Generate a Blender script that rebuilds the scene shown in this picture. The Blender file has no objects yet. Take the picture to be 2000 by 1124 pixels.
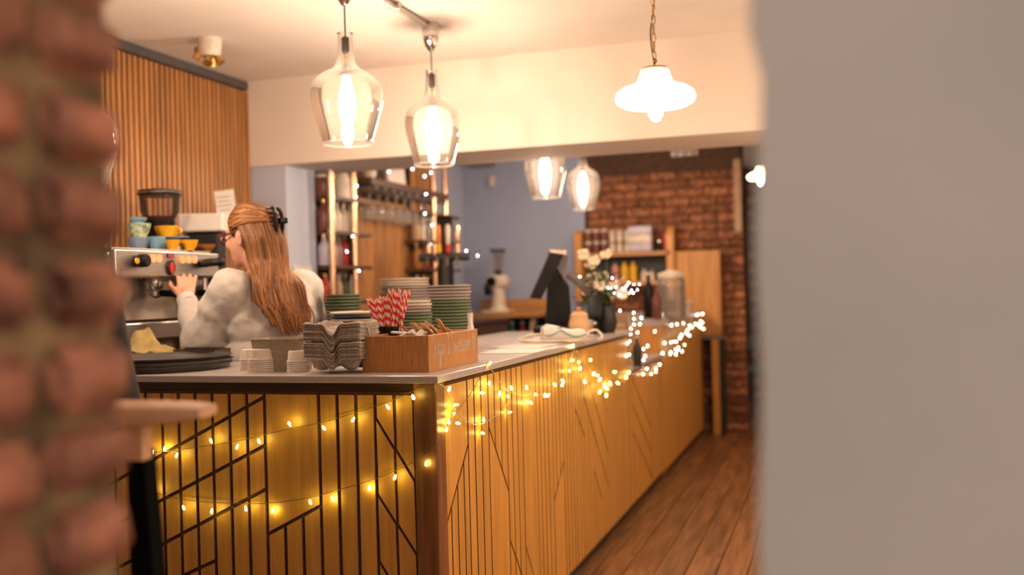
import bpy, bmesh, math, random
from mathutils import Vector, Matrix, Quaternion
random.seed(7)
PI = math.pi
SC = bpy.context.scene
COL = SC.collection

# ------------------------------------------------------------------ camera
FPX, ROLL, YAW, EYE = 1944.0, 0.026, math.atan2(630, 1944.0), 1.25
Fv = Vector((-math.sin(YAW), math.cos(YAW), 0)); Rv = Vector((math.cos(YAW), math.sin(YAW), 0)); Zv = Vector((0, 0, 1))
CAM = Vector((0, 0, EYE))
cd = bpy.data.cameras.new('camera'); cam = bpy.data.objects.new('camera', cd); COL.objects.link(cam)
cd.sensor_width = 36; cd.lens = 36 * FPX / 2000; cd.shift_y = 5.4 / 2000; cd.clip_start = 0.02
rc = Rv * math.cos(ROLL) - Zv * math.sin(ROLL); uc = Zv * math.cos(ROLL) + Rv * math.sin(ROLL)
cam.matrix_world = Matrix(((rc.x, uc.x, -Fv.x, 0), (rc.y, uc.y, -Fv.y, 0), (rc.z, uc.z, -Fv.z, EYE), (0, 0, 0, 1)))
cd.dof.use_dof = True; cd.dof.focus_distance = 2.92; cd.dof.aperture_fstop = 1.5; cd.dof.aperture_blades = 0
SC.camera = cam
# ------------------------------------------------------------------ world + exposure
w = bpy.data.worlds.new('world'); SC.world = w; w.use_nodes = True
w.node_tree.nodes['Background'].inputs[0].default_value = (1.0, 0.83, 0.70, 1)
w.node_tree.nodes['Background'].inputs[1].default_value = 0.85
vs = SC.view_settings; vs.view_transform = 'Standard'; vs.look = 'None'; vs.gamma = 1; vs.use_curve_mapping = False
vs.exposure = 0.32
SC.cycles.use_denoising = True; SC.cycles.max_bounces = 6; SC.cycles.adaptive_threshold = 0.03; SC.cycles.transparent_max_bounces = 16
SC.cycles.sample_clamp_indirect = 4.0; SC.cycles.caustics_reflective = False; SC.cycles.caustics_refractive = False
LAMP_W = 205.0      # emission strength of the pendant bulbs
LAMP_C = (1.0, 0.735, 0.53)
LED_NEAR = (1.0, 0.80, 0.15); LED_NEAR_S = 38.0
LED_FAR = (0.80, 0.86, 1.0); LED_FAR_S = 30.0

# ------------------------------------------------------------------ pixel -> place helpers (2000 x 1124 frame)
def ray(x, y):
    dx, dy = x - 1000, y - 562
    xr, yr = dx - ROLL * dy, ROLL * dx + dy - 5.4
    return Fv + Rv * (xr / FPX) - Zv * (yr / FPX)
def px(x, y, d): return CAM + ray(x, y) * d
def pX(x, y, X): r = ray(x, y); return CAM + r * (X / r.x)
def pY(x, y, Y): r = ray(x, y); return CAM + r * (Y / r.y)
def pZ(x, y, Z): r = ray(x, y); return CAM + r * ((Z - EYE) / r.z)

# ------------------------------------------------------------------ materials
MATS = {}
def mat(name, col, rough=0.5, metal=0.0, var=0.12, scale=18, bump=0.0, bscale=60, stretch=None, col2=None, emit=None, es=0, spec=0.5, rnd=0.0, sheen=0):
    if name in MATS: return MATS[name]
    m = bpy.data.materials.new(name); m.use_nodes = True; nt = m.node_tree; N = nt.nodes; L = nt.links
    b = N['Principled BSDF']; b.inputs['Roughness'].default_value = rough; b.inputs['Metallic'].default_value = metal
    b.inputs['Specular IOR Level'].default_value = spec
    if sheen: b.inputs['Sheen Weight'].default_value = sheen
    tc = N.new('ShaderNodeTexCoord'); mp = N.new('ShaderNodeMapping'); L.new(tc.outputs['Object'], mp.inputs[0])
    mp.inputs['Scale'].default_value = stretch or (1, 1, 1)
    if rnd:
        oi = N.new('ShaderNodeObjectInfo'); ad = N.new('ShaderNodeVectorMath'); ad.operation = 'ADD'
        sc = N.new('ShaderNodeVectorMath'); sc.operation = 'SCALE'; sc.inputs[3].default_value = 37.0
        cb = N.new('ShaderNodeCombineXYZ'); L.new(oi.outputs['Random'], cb.inputs[0]); L.new(oi.outputs['Random'], cb.inputs[2])
        L.new(cb.outputs[0], sc.inputs[0]); L.new(mp.outputs[0], ad.inputs[0]); L.new(sc.outputs[0], ad.inputs[1]); vec = ad.outputs[0]
    else: vec = mp.outputs[0]
    nz = N.new('ShaderNodeTexNoise'); nz.inputs['Scale'].default_value = scale; nz.inputs['Detail'].default_value = 5
    L.new(vec, nz.inputs['Vector'])
    cr = N.new('ShaderNodeValToRGB'); L.new(nz.outputs[0], cr.inputs[0])
    a = col; c2 = col2 or tuple(max(0, c * (1 - 2.2 * var)) for c in col)
    hi = col if col2 else tuple(min(1, c * (1 + var)) for c in col)
    cr.color_ramp.elements[0].position = 0.3; cr.color_ramp.elements[1].position = 0.7
    cr.color_ramp.elements[0].color = (*c2, 1); cr.color_ramp.elements[1].color = (*hi, 1)
    out = cr.outputs[0]
    if rnd:
        hs = N.new('ShaderNodeHueSaturation'); mr = N.new('ShaderNodeMapRange')
        mr.inputs[3].default_value = 1 - rnd; mr.inputs[4].default_value = 1 + rnd
        L.new(oi.outputs['Random'], mr.inputs[0]); L.new(mr.outputs[0], hs.inputs['Value']); L.new(out, hs.inputs['Color']); out = hs.outputs[0]
    L.new(out, b.inputs['Base Color'])
    if bump:
        n2 = N.new('ShaderNodeTexNoise'); n2.inputs['Scale'].default_value = bscale; n2.inputs['Detail'].default_value = 6
        L.new(vec, n2.inputs['Vector'])
        bp = N.new('ShaderNodeBump'); bp.inputs['Strength'].default_value = bump; bp.inputs['Distance'].default_value = 0.01
        L.new(n2.outputs[0], bp.inputs['Height']); L.new(bp.outputs[0], b.inputs['Normal'])
    if emit:
        b.inputs['Emission Color'].default_value = (*emit, 1); b.inputs['Emission Strength'].default_value = es
    MATS[name] = m; return m
def wood(name, col, axis=2, rough=0.45, k=0.35, rnd=0.08, bump=0.15):
    st = [14, 14, 14]; st[axis] = 0.9
    return mat(name, col, rough, stretch=tuple(st), scale=3.0, var=k * 0.5, bump=bump, bscale=9, rnd=rnd)
def emitmat(name, col, s):
    m = bpy.data.materials.new(name); m.use_nodes = True; N = m.node_tree.nodes; N.clear()
    e = N.new('ShaderNodeEmission'); o = N.new('ShaderNodeOutputMaterial'); e.inputs[0].default_value = (*col, 1); e.inputs[1].default_value = s
    m.node_tree.links.new(e.outputs[0], o.inputs[0]); return m
def glassmat(name, tint=(1, 1, 1), refl=1.0, rough=0.02, ior=1.45, haze=0.0, hazecol=(1, 1, 1)):
    """thin blown glass: clear where seen face-on, mirror-like at grazing angles"""
    m = bpy.data.materials.new(name); m.use_nodes = True; nt = m.node_tree; N = nt.nodes; L = nt.links; N.clear()
    t = N.new('ShaderNodeBsdfTransparent'); t.inputs[0].default_value = (*tint, 1)
    g = N.new('ShaderNodeBsdfGlossy'); g.inputs['Roughness'].default_value = rough
    f = N.new('ShaderNodeFresnel'); f.inputs[0].default_value = ior
    mu = N.new('ShaderNodeMath'); mu.operation = 'MULTIPLY'; mu.inputs[1].default_value = refl; mu.use_clamp = True
    mx = N.new('ShaderNodeMixShader'); o = N.new('ShaderNodeOutputMaterial')
    L.new(f.outputs[0], mu.inputs[0]); L.new(mu.outputs[0], mx.inputs[0]); L.new(t.outputs[0], mx.inputs[1]); L.new(g.outputs[0], mx.inputs[2])
    last = mx
    if haze:
        d = N.new('ShaderNodeBsdfTranslucent'); d.inputs[0].default_value = (*hazecol, 1)
        d2 = N.new('ShaderNodeBsdfDiffuse'); d2.inputs[0].default_value = (*hazecol, 1)
        m1 = N.new('ShaderNodeMixShader'); m1.inputs[0].default_value = 0.5; L.new(d.outputs[0], m1.inputs[1]); L.new(d2.outputs[0], m1.inputs[2])
        m2 = N.new('ShaderNodeMixShader'); m2.inputs[0].default_value = haze; L.new(mx.outputs[0], m2.inputs[1]); L.new(m1.outputs[0], m2.inputs[2]); last = m2
    L.new(last.outputs[0], o.inputs[0]); return m

M = {}
M['plaster'] = mat('plaster', (0.78, 0.71, 0.65), 0.9, var=0.03, scale=3, bump=0.08, bscale=40)
M['cream'] = mat('cream_paint', (0.78, 0.69, 0.61), 0.85, var=0.03, scale=2)
M['blue'] = mat('blue_grey_paint', (0.36, 0.42, 0.60), 0.8, var=0.03, scale=2)
M['greyp'] = mat('grey_lilac_paint', (0.50, 0.55, 0.70), 0.8, var=0.03, scale=2)
M['taupe'] = mat('taupe_paint', (0.47, 0.42, 0.39), 0.85, var=0.04, scale=4, bump=0.1, bscale=30)
M['floor'] = wood('floor_oak', (0.36, 0.175, 0.07), 1, 0.38, 0.5, 0.14)
M['dark'] = mat('black_paint', (0.012, 0.011, 0.011), 0.5)
M['slat'] = wood('slat_oak', (0.46, 0.21, 0.07), 2, 0.45, 0.3, 0.12)
M['felt'] = mat('dark_felt', (0.06, 0.025, 0.012), 0.95)
M['trimdark'] = mat('slate_trim', (0.09, 0.08, 0.085), 0.6)
M['panel'] = wood('panel_birch', (0.74, 0.385, 0.085), 2, 0.42, 0.2, 0.05, 0.05)
M['groove'] = mat('groove_brown', (0.15, 0.065, 0.026), 0.8)
M['post'] = wood('post_oak', (0.26, 0.11, 0.04), 2, 0.4, 0.4)
M['stone'] = mat('worktop_stone', (0.56, 0.49, 0.47), 0.28, var=0.12, scale=220)
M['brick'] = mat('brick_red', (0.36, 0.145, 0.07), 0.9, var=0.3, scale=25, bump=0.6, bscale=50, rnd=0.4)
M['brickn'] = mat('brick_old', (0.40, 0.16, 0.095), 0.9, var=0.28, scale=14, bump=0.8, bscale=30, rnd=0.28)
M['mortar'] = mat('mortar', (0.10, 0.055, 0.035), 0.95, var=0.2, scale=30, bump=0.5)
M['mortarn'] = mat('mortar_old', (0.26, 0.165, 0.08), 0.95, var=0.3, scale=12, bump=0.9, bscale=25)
M['chrome'] = mat('chrome', (0.72, 0.70, 0.68), 0.15, 1.0, var=0.04)
M['steel'] = mat('brushed_steel', (0.62, 0.58, 0.54), 0.32, 1.0, var=0.08, scale=8, stretch=(1, 1, 14))
M['splash'] = mat('satin_splashback', (0.72, 0.60, 0.48), 0.3, 0.0, var=0.1, scale=4)
M['mattblack'] = mat('matt_black', (0.006, 0.006, 0.006), 0.95, spec=0.05)
M['iron'] = mat('dark_iron', (0.05, 0.045, 0.04), 0.45, 0.6)
M['black'] = mat('black_plastic', (0.007, 0.0065, 0.007), 0.42, spec=0.25)
M['blackr'] = mat('black_rubber', (0.02, 0.02, 0.02), 0.7)
M['tray'] = mat('tray_grey', (0.085, 0.078, 0.075), 0.42, var=0.1)
M['paper'] = mat('white_paper', (0.72, 0.68, 0.64), 0.8, var=0.04)
M['pot'] = mat('cream_paper_pot', (0.84, 0.76, 0.66), 0.75, var=0.05, scale=40)
M['pulp'] = mat('moulded_pulp', (0.46, 0.38, 0.32), 0.95, var=0.14, scale=60, bump=0.5, bscale=120)
M['card'] = mat('grey_card', (0.40, 0.34, 0.25), 0.9, var=0.1, scale=90)
M['boxw'] = mat('box_oak', (0.52, 0.23, 0.07), 0.5, var=0.16, scale=3, stretch=(90, 90, 5), bump=0.15, bscale=9)
M['boxin'] = wood('box_inside', (0.48, 0.25, 0.09), 0, 0.55, 0.4)
M['chalk'] = mat('white_pen', (0.85, 0.82, 0.78), 0.7)
M['stick'] = wood('stirrer_birch', (0.74, 0.46, 0.24), 0, 0.6, 0.15, 0.1)
M['plategrey'] = mat('plate_grey', (0.42, 0.37, 0.33), 0.35, var=0.07)
M['plategreen'] = mat('plate_green', (0.17, 0.22, 0.13), 0.35, var=0.1)
M['platenavy'] = mat('plate_navy', (0.05, 0.06, 0.09), 0.35)
M['platewhite'] = mat('plate_white', (0.74, 0.66, 0.54), 0.35, var=0.04)
M['white'] = mat('white_plastic', (0.74, 0.70, 0.66), 0.4, var=0.03)
M['teal'] = mat('teal_line', (0.02, 0.26, 0.27), 0.5)
M['cream_cable'] = mat('cream_cable', (0.68, 0.57, 0.44), 0.5)
M['skin'] = mat('skin', (0.62, 0.32, 0.22), 0.5, var=0.06, scale=20)
M['hair'] = mat('auburn_hair', (0.30, 0.115, 0.032), 0.6, var=0.4, scale=60, rnd=0.25)
M['hair2'] = mat('dark_auburn_hair', (0.13, 0.045, 0.014), 0.7, var=0.35, scale=80)
M['sweat'] = mat('grey_marl_sweatshirt', (0.62, 0.57, 0.53), 0.95, var=0.06, scale=240, bump=0.25, bscale=300, sheen=0.2)
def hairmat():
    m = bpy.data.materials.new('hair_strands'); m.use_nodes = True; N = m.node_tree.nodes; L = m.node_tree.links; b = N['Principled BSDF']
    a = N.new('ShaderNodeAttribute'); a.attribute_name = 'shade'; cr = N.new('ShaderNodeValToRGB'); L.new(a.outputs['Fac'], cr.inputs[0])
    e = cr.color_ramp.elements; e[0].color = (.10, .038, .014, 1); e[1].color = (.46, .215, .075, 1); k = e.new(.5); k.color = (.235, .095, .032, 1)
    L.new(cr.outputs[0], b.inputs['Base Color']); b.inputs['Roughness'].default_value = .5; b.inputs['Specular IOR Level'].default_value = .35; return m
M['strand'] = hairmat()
M['trouser'] = mat('dark_trousers', (0.03, 0.03, 0.035), 0.9)
M['greytop'] = mat('charcoal_top', (0.035, 0.034, 0.036), 0.95, var=0.1)
M['lens'] = glassmat('lens_glass', (0.9, 0.9, 0.9), 1.2)
M['frame'] = mat('tortoise_frame', (0.16, 0.03, 0.015), 0.3, var=0.3, scale=90)
M['glass'] = glassmat('clear_glass', (0.985, 0.975, 0.955), 1.0, haze=0.020, hazecol=(1, 0.93, 0.82))
M['glass2'] = glassmat('jar_glass', (0.95, 0.95, 0.95), 1.2, haze=0.2, hazecol=(0.9, 0.85, 0.8))
M['hopper'] = glassmat('smoked_hopper', (0.86, 0.80, 0.74), 1.1, haze=0.06, hazecol=(0.7, 0.6, 0.5))
M['opal'] = glassmat('opal_glass', (1, 1, 1), 1.0, haze=0.93, hazecol=(0.70, 0.66, 0.58))
M['bulb'] = emitmat('bulb_glow', LAMP_C, LAMP_W)
M['lednear'] = emitmat('led_warm', LED_NEAR, LED_NEAR_S)
M['ledfar'] = emitmat('led_cool', LED_FAR, LED_FAR_S)
M['ledmid'] = emitmat('led_white', (1.0, 0.88, 0.62), 42.0)
M['ledfar'].cycles.emission_sampling = 'NONE'
M['wire'] = mat('clear_wire', (0.55, 0.47, 0.36), 0.35, var=0.05)
M['wiredark'] = mat('dark_wire', (0.16, 0.11, 0.06), 0.4, var=0.05)
M['ltwood'] = wood('light_oak', (0.64, 0.30, 0.075), 2, 0.4, 0.3)
M['ltwoodx'] = wood('light_oak_x', (0.56, 0.27, 0.09), 0, 0.4, 0.3)
M['midwood'] = wood('mid_oak', (0.42, 0.19, 0.06), 2, 0.45, 0.4)
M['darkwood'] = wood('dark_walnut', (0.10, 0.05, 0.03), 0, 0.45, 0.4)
M['railwood'] = wood('rail_beech', (0.72, 0.43, 0.27), 0, 0.4, 0.15)
M['copper'] = mat('copper_pipe', (0.75, 0.50, 0.33), 0.25, 1.0, var=0.08)
M['mustard'] = mat('mustard_glaze', (0.72, 0.34, 0.015), 0.3, var=0.06)
M['blueglaze'] = mat('blue_glaze', (0.17, 0.32, 0.43), 0.3, var=0.08)
M['slateglaze'] = mat('slate_blue_glaze', (0.16, 0.22, 0.33), 0.3, var=0.08)
M['greenglaze'] = mat('mottled_green_glaze', (0.34, 0.42, 0.28), 0.4, var=0.35, scale=60)
M['cloth'] = mat('ochre_cloth', (0.60, 0.45, 0.18), 0.95, var=0.1, scale=40, bump=0.3, bscale=200)
M['redled'] = emitmat('red_digit', (1, 0.10, 0.06), 1.2)
M['orangeled'] = emitmat('orange_button_light', (1, 0.30, 0.10), 1.6)
M['blueglow'] = emitmat('blue_bottle_glow', (0.30, 0.35, 1.0), 0.5)  # bottle bodies glow by themselves to look lit in blue
M['brass'] = mat('brass', (0.70, 0.42, 0.12), 0.3, 0.9)
M['bwhite'] = mat('jar_cream', (0.72, 0.62, 0.52), 0.4)
for n, c in {'red': (0.45, 0.02, 0.015), 'orange': (0.6, 0.17, 0.02), 'yellow': (0.75, 0.42, 0.01), 'green': (0.01, 0.2, 0.06), 'tealg': (0.01, 0.22, 0.18),
             'blueb': (0.02, 0.18, 0.5), 'amber': (0.30, 0.12, 0.02), 'pink': (0.6, 0.25, 0.25), 'lilac': (0.5, 0.45, 0.55), 'brownjar': (0.16, 0.05, 0.03), 'leaf': (0.05, 0.08, 0.03),
             'petal': (0.72, 0.60, 0.42), 'tan': (0.45, 0.29, 0.17), 'slategrey': (0.10, 0.13, 0.15), 'greyd': (0.20, 0.17, 0.16)}.items():
    M[n] = mat('paint_' + n, c, 0.4, var=0.08)
# striped paper straw
def strawmat():
    m = bpy.data.materials.new('striped_straw'); m.use_nodes = True; nt = m.node_tree; N = nt.nodes; L = nt.links; b = N['Principled BSDF']
    tc = N.new('ShaderNodeTexCoord'); sp = N.new('ShaderNodeSeparateXYZ'); L.new(tc.outputs['Object'], sp.inputs[0])
    at = N.new('ShaderNodeMath'); at.operation = 'ARCTAN2'; L.new(sp.outputs[1], at.inputs[0]); L.new(sp.outputs[0], at.inputs[1])
    ml = N.new('ShaderNodeMath'); ml.operation = 'MULTIPLY_ADD'; ml.inputs[1].default_value = 260.0; L.new(sp.outputs[2], ml.inputs[0]); L.new(at.outputs[0], ml.inputs[2])
    sn = N.new('ShaderNodeMath'); sn.operation = 'SINE'; L.new(ml.outputs[0], sn.inputs[0])
    gt = N.new('ShaderNodeMath'); gt.operation = 'GREATER_THAN'; gt.inputs[1].default_value = 0.0; L.new(sn.outputs[0], gt.inputs[0])
    mx = N.new('ShaderNodeMix'); mx.data_type = 'RGBA'; L.new(gt.outputs[0], mx.inputs[0])
    mx.inputs[6].default_value = (0.82, 0.62, 0.52, 1); mx.inputs[7].default_value = (0.72, 0.02, 0.02, 1)
    L.new(mx.outputs[2], b.inputs['Base Color']); b.inputs['Roughness'].default_value = 0.7; return m
M['straw'] = strawmat()

# ------------------------------------------------------------------ geometry helpers: each returns (verts, faces)
def box(c, s, R=None):
    c = Vector(c); h = Vector(s) / 2; v = []
    for x in (-1, 1):
        for y in (-1, 1):
            for z in (-1, 1):
                p = Vector((x * h.x, y * h.y, z * h.z)); v.append(c + (R @ p if R else p))
    return v, [(0, 1, 3, 2), (4, 6, 7, 5), (0, 4, 5, 1), (2, 3, 7, 6), (0, 2, 6, 4), (1, 5, 7, 3)]
def bb(x0, x1, y0, y1, z0, z1): return box(((x0 + x1) / 2, (y0 + y1) / 2, (z0 + z1) / 2), (x1 - x0, y1 - y0, z1 - z0))
def rbox(c, s, r=0.005, R=None, seg=2):
    bm = bmesh.new(); v, f = box((0, 0, 0), s); vv = [bm.verts.new(p) for p in v]
    for q in f: bm.faces.new([vv[i] for i in q])
    bmesh.ops.bevel(bm, geom=bm.edges[:], offset=min(r, min(s) * 0.49), segments=seg, affect='EDGES', profile=0.5)
    bm.verts.index_update(); c = Vector(c)
    out = [c + (R @ p.co if R else p.co.copy()) for p in bm.verts], [tuple(p.index for p in q.verts) for q in bm.faces]
    bm.free(); return out
def lathe(prof, n=24, c=(0, 0, 0), R=None, sx=1, sy=1):
    c = Vector(c); v = []; f = []
    for r, z in prof:
        for i in range(n):
            a = 2 * PI * i / n; p = Vector((r * math.cos(a) * sx, r * math.sin(a) * sy, z)); v.append(c + (R @ p if R else p))
    for j in range(len(prof) - 1):
        for i in range(n): f.append((j * n + i, j * n + (i + 1) % n, (j + 1) * n + (i + 1) % n, (j + 1) * n + i))
    if prof[0][0] > 1e-6: f.append(tuple(range(n - 1, -1, -1)))
    if prof[-1][0] > 1e-6: f.append(tuple((len(prof) - 1) * n + i for i in range(n)))
    return v, f
def shell(prof, n=24, c=(0, 0, 0), R=None):
    v, f = lathe(prof, n, c, R); return v, [q for q in f if len(q) == 4]
def cyl(c, r, h, n=20, R=None, r2=None): return lathe([(r, 0), (r if r2 is None else r2, h)], n, c, R)
def frame_of(t, up=None):
    t = t.normalized(); up = up or (Vector((0, 0, 1)) if abs(t.z) < 0.9 else Vector((1, 0, 0)))
    a = t.cross(up).normalized(); return a, a.cross(t).normalized()
def tube(pts, r, n=6, closed=False, flat=1.0, up=None):
    pts = [Vector(p) for p in pts]; v = []; f = []; m = len(pts)
    for i, p in enumerate(pts):
        t = (pts[(i + 1) % m] - pts[i - 1]) if (closed or 0 < i < m - 1) else (pts[1] - pts[0] if i == 0 else pts[-1] - pts[-2])
        a, b = frame_of(t, up); rr = r(i / (m - 1)) if callable(r) else r
        for k in range(n):
            g = 2 * PI * k / n; v.append(p + a * (rr * math.cos(g)) + b * (rr * math.sin(g) * flat))
    for i in range(m if closed else m - 1):
        j = (i + 1) % m
        for k in range(n): f.append((i * n + k, i * n + (k + 1) % n, j * n + (k + 1) % n, j * n + k))
    if not closed: f.append(tuple(range(n - 1, -1, -1))); f.append(tuple((m - 1) * n + k for k in range(n)))
    return v, f
def bar(a, b, r, n=10, r2=None): return tube([a, b], (lambda t: r + (r2 - r) * t) if r2 is not None else r, n)
def beam(a, b, wd, th, up=None):
    a, b = Vector(a), Vector(b); t = (b - a).normalized(); s, u = frame_of(t, up)
    v = [p + s * (i * wd / 2) + u * (j * th / 2) for p in (a, b) for i, j in ((-1, -1), (1, -1), (1, 1), (-1, 1))]
    return v, [(0, 1, 2, 3), (7, 6, 5, 4), (0, 4, 5, 1), (1, 5, 6, 2), (2, 6, 7, 3), (3, 7, 4, 0)]
def sph(c, r, n=14, m=10, R=None):
    r = (r, r, r) if isinstance(r, (int, float)) else r; c = Vector(c); v = []; f = []
    for j in range(m + 1):
        t = PI * j / m
        for i in range(n):
            a = 2 * PI * i / n; p = Vector((r[0] * math.sin(t) * math.cos(a), r[1] * math.sin(t) * math.sin(a), -r[2] * math.cos(t))); v.append(c + (R @ p if R else p))
    for j in range(m):
        for i in range(n): f.append((j * n + i, j * n + (i + 1) % n, (j + 1) * n + (i + 1) % n, (j + 1) * n + i))
    return v, f
def prism(poly, d):
    """extrude a planar polygon (Vectors) by vector d"""
    n = len(poly); poly = [Vector(p) for p in poly]; d = Vector(d)
    return poly + [p + d for p in poly], [tuple(range(n)), tuple(range(2 * n - 1, n - 1, -1))] + [(i, i + n, (i + 1) % n + n, (i + 1) % n) for i in range(n)]
def catmull(P, k=6, closed=False):
    P = [Vector(p) for p in P]; n = len(P); out = []
    for i in range(n if closed else n - 1):
        if closed: a, b, c, d = P[i - 1], P[i], P[(i + 1) % n], P[(i + 2) % n]
        else: a, b, c, d = P[max(i - 1, 0)], P[i], P[i + 1], P[min(i + 2, n - 1)]
        for j in range(k):
            t = j / k; out.append(0.5 * (2 * b + (c - a) * t + (2 * a - 5 * b + 4 * c - d) * t * t + (3 * b - a - 3 * c + d) * t ** 3))
    if not closed: out.append(P[-1])
    return out
def rot(axis, a): return Matrix.Rotation(a, 3, axis)
def mesh(name, geos, m, smooth=False):
    if isinstance(geos, tuple): geos = [geos]
    V = []; F = []
    for v, f in geos:
        o = len(V); V += [tuple(p) for p in v]; F += [tuple(i + o for i in q) for q in f]
    me = bpy.data.meshes.new(name); me.from_pydata(V, [], F); me.validate()
    bm = bmesh.new(); bm.from_mesh(me); bmesh.ops.remove_doubles(bm, verts=bm.verts, dist=1e-6)
    bmesh.ops.recalc_face_normals(bm, faces=bm.faces[:]); bm.to_mesh(me); bm.free()
    if m: me.materials.append(M[m] if isinstance(m, str) else m)
    if smooth:
        me.polygons.foreach_set('use_smooth', [True] * len(me.polygons))
        try: me.set_sharp_from_angle(angle=math.radians(40))
        except Exception: pass
    return me
def add(name, me, parent=None, loc=(0, 0, 0), R=None, scale=None):
    o = bpy.data.objects.new(name, me); COL.objects.link(o); o.parent = parent; o.location = loc
    if R is not None: o.rotation_mode = 'QUATERNION'; o.rotation_quaternion = R.to_quaternion()
    if scale: o.scale = scale
    return o
def part(name, geos, m, parent=None, smooth=False, label=None):
    o = add(name, mesh(name, geos, m, smooth), parent)
    if label: o['label'] = label
    return o
def tag(o, label, cat, group=None, kind=None):
    o['label'] = label; o['category'] = cat
    if group: o['group'] = group
    if kind: o['kind'] = kind
    return o
def thing(name, label, cat, loc=(0, 0, 0), rz=0, group=None):
    o = bpy.data.objects.new(name, None); COL.objects.link(o); o.location = loc; o.rotation_euler = (0, 0, rz); o.empty_display_size = 0.05
    return tag(o, label, cat, group)
def struct(name, geos, m, parent=None, smooth=False):
    o = part(name, geos, m, parent, smooth)
    if parent is None: o['kind'] = 'structure'
    return o
def rebase(root, loc):
    """parts were built in world coordinates: move the Empty to the thing's base and keep the parts where they are"""
    loc = Vector(loc); root.location = loc; done = set()
    def shift(o):
        if o.type == 'MESH' and o.data.name not in done:
            if o.location.length < 1e-9 and o.data.users == 1: done.add(o.data.name); o.data.transform(Matrix.Translation(-loc)); return
        if o.parent is root: o.location = Vector(o.location) - loc
    for c in root.children: 
        shift(c)
        for g in c.children:
            if g.data and g.data.users == 1 and Vector(g.location).length < 1e-9 and Vector(c.location).length < 1e-9: g.data.transform(Matrix.Translation(-loc))
            elif Vector(c.location).length < 1e-9: g.location = Vector(g.location) - loc
    return root
def copy_tree(o, loc=None, rz=None, label=None, parent=None, scale=None):
    c = o.copy(); COL.objects.link(c); c.parent = parent
    if loc is not None: c.location = loc
    if rz is not None: c.rotation_euler = (0, 0, rz)
    if scale: c.scale = scale
    if label: c['label'] = label
    for ch in o.children: copy_tree(ch, parent=c)
    return c
def bake(o):
    dg = bpy.context.evaluated_depsgraph_get(); e = o.evaluated_get(dg); me = bpy.data.meshes.new_from_object(e)
    o.modifiers.clear(); old = o.data; o.data = me; bpy.data.meshes.remove(old); return o
def remeshed(name, geos, m, parent=None, vox=0.006, smooth=6, disp=None, sub=0):
    o = part(name, geos, m, parent)
    md = o.modifiers.new('r', 'REMESH'); md.mode = 'VOXEL'; md.voxel_size = vox; md.use_smooth_shade = True
    s = o.modifiers.new('s', 'SMOOTH'); s.factor = 0.5; s.iterations = smooth
    if disp:
        for sz, st in disp:
            t = bpy.data.textures.new('folds', 'CLOUDS'); t.noise_scale = sz; t.noise_depth = 1
            d = o.modifiers.new('d', 'DISPLACE'); d.texture = t; d.strength = st; d.mid_level = 0.5; d.texture_coords = 'LOCAL'
    bake(o)
    o.data.polygons.foreach_set('use_smooth', [True] * len(o.data.polygons)); return o
def cap(a, b, r0, r1=None, n=14, flat=1.0, up=None):
    """closed tapered limb with round ends"""
    a, b = Vector(a), Vector(b); r1 = r0 if r1 is None else r1; t = (b - a); Ln = t.length; t.normalize(); pts = []; rad = []
    for k in range(4): g = (k + 0.15) / 4 * PI / 2; pts.append(a - t * r0 * math.cos(g)); rad.append(r0 * math.sin(g))
    for k in range(5): pts.append(a + (b - a) * (k / 4)); rad.append(r0 + (r1 - r0) * k / 4)
    for k in range(3, -1, -1): g = (k + 0.15) / 4 * PI / 2; pts.append(b + t * r1 * math.cos(g)); rad.append(r1 * math.sin(g))
    nn = len(pts) - 1
    return tube(pts, lambda s: rad[round(s * nn)], n, flat=flat, up=up)

# ================================================================== THE SETTING
CEIL, YB, XW = 2.50, 5.03, -3.25          # ceiling height, bulkhead face, slatted wall
COLX = -3.08
fl = struct('floor', bb(-3.6, 2.2, -2.5, 11.2, -0.12, -0.02), 'groove')
# floor boards run along the counter
bw = 0.13; pl = {}
for i in range(-13, 15):
    y = 0.9 + random.uniform(-1.2, 0)
    while y < 11.0:
        ln = random.choice((1.2, 1.8, 2.1)); a, b2 = max(y, 0.9), min(y + ln, 11.1)
        if -1.5 <= i * bw <= 1.9 and b2 - a > 0.1:
            part('plank', rbox((i * bw + bw / 2, (a + b2) / 2, -0.012), (bw - 0.004, b2 - a - 0.004, 0.024), 0.003, seg=1), 'floor', fl)
        y += ln
struct('ceiling', bb(-3.6, 2.2, 0.47, 11.2, CEIL, CEIL + 0.1), 'plaster')
# slatted wall on the left
wl = struct('wall_left', bb(XW - 0.15, XW, 0.8, 9.0, 0, CEIL), 'greyp')
part('backing', bb(XW, XW + 0.008, 2.0, YB - 0.02, 0.9, CEIL - 0.05), 'felt', wl)
sl_me = mesh('slat', rbox((0, 0, 0), (0.022, 0.0235, CEIL - 0.055 - 0.9), 0.003, seg=1), 'slat')
ys = YB - 0.03
while ys > 2.9:
    add('slat', sl_me, wl, (XW + 0.019, ys, (CEIL - 0.055 + 0.9) / 2)); ys -= 0.0405
part('top_trim', rbox((XW + 0.02, (2.0 + YB) / 2, CEIL - 0.028), (0.05, YB - 2.0, 0.045), 0.004, seg=1), 'trimdark', wl)
part('end_trim', rbox((XW + 0.022, YB - 0.005, (0.9 + CEIL - 0.06) / 2), (0.045, 0.02, CEIL - 0.96), 0.003, seg=1), 'slat', wl)
# bulkhead
BOT = 2.005
struct('wall_bulkhead', bb(-3.4, 2.2, YB, YB + 0.52, BOT, CEIL), 'cream')
# column under the bulkhead: grey front, lilac side
c0 = pY(494, 420, YB + 0.02); c1 = pY(560, 420, YB + 0.02); cY2 = pX(616, 420, c1.x)
struct('wall_column', bb(-3.4, c1.x, YB + 0.02, cY2.y, 0, BOT), 'greyp')
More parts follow.
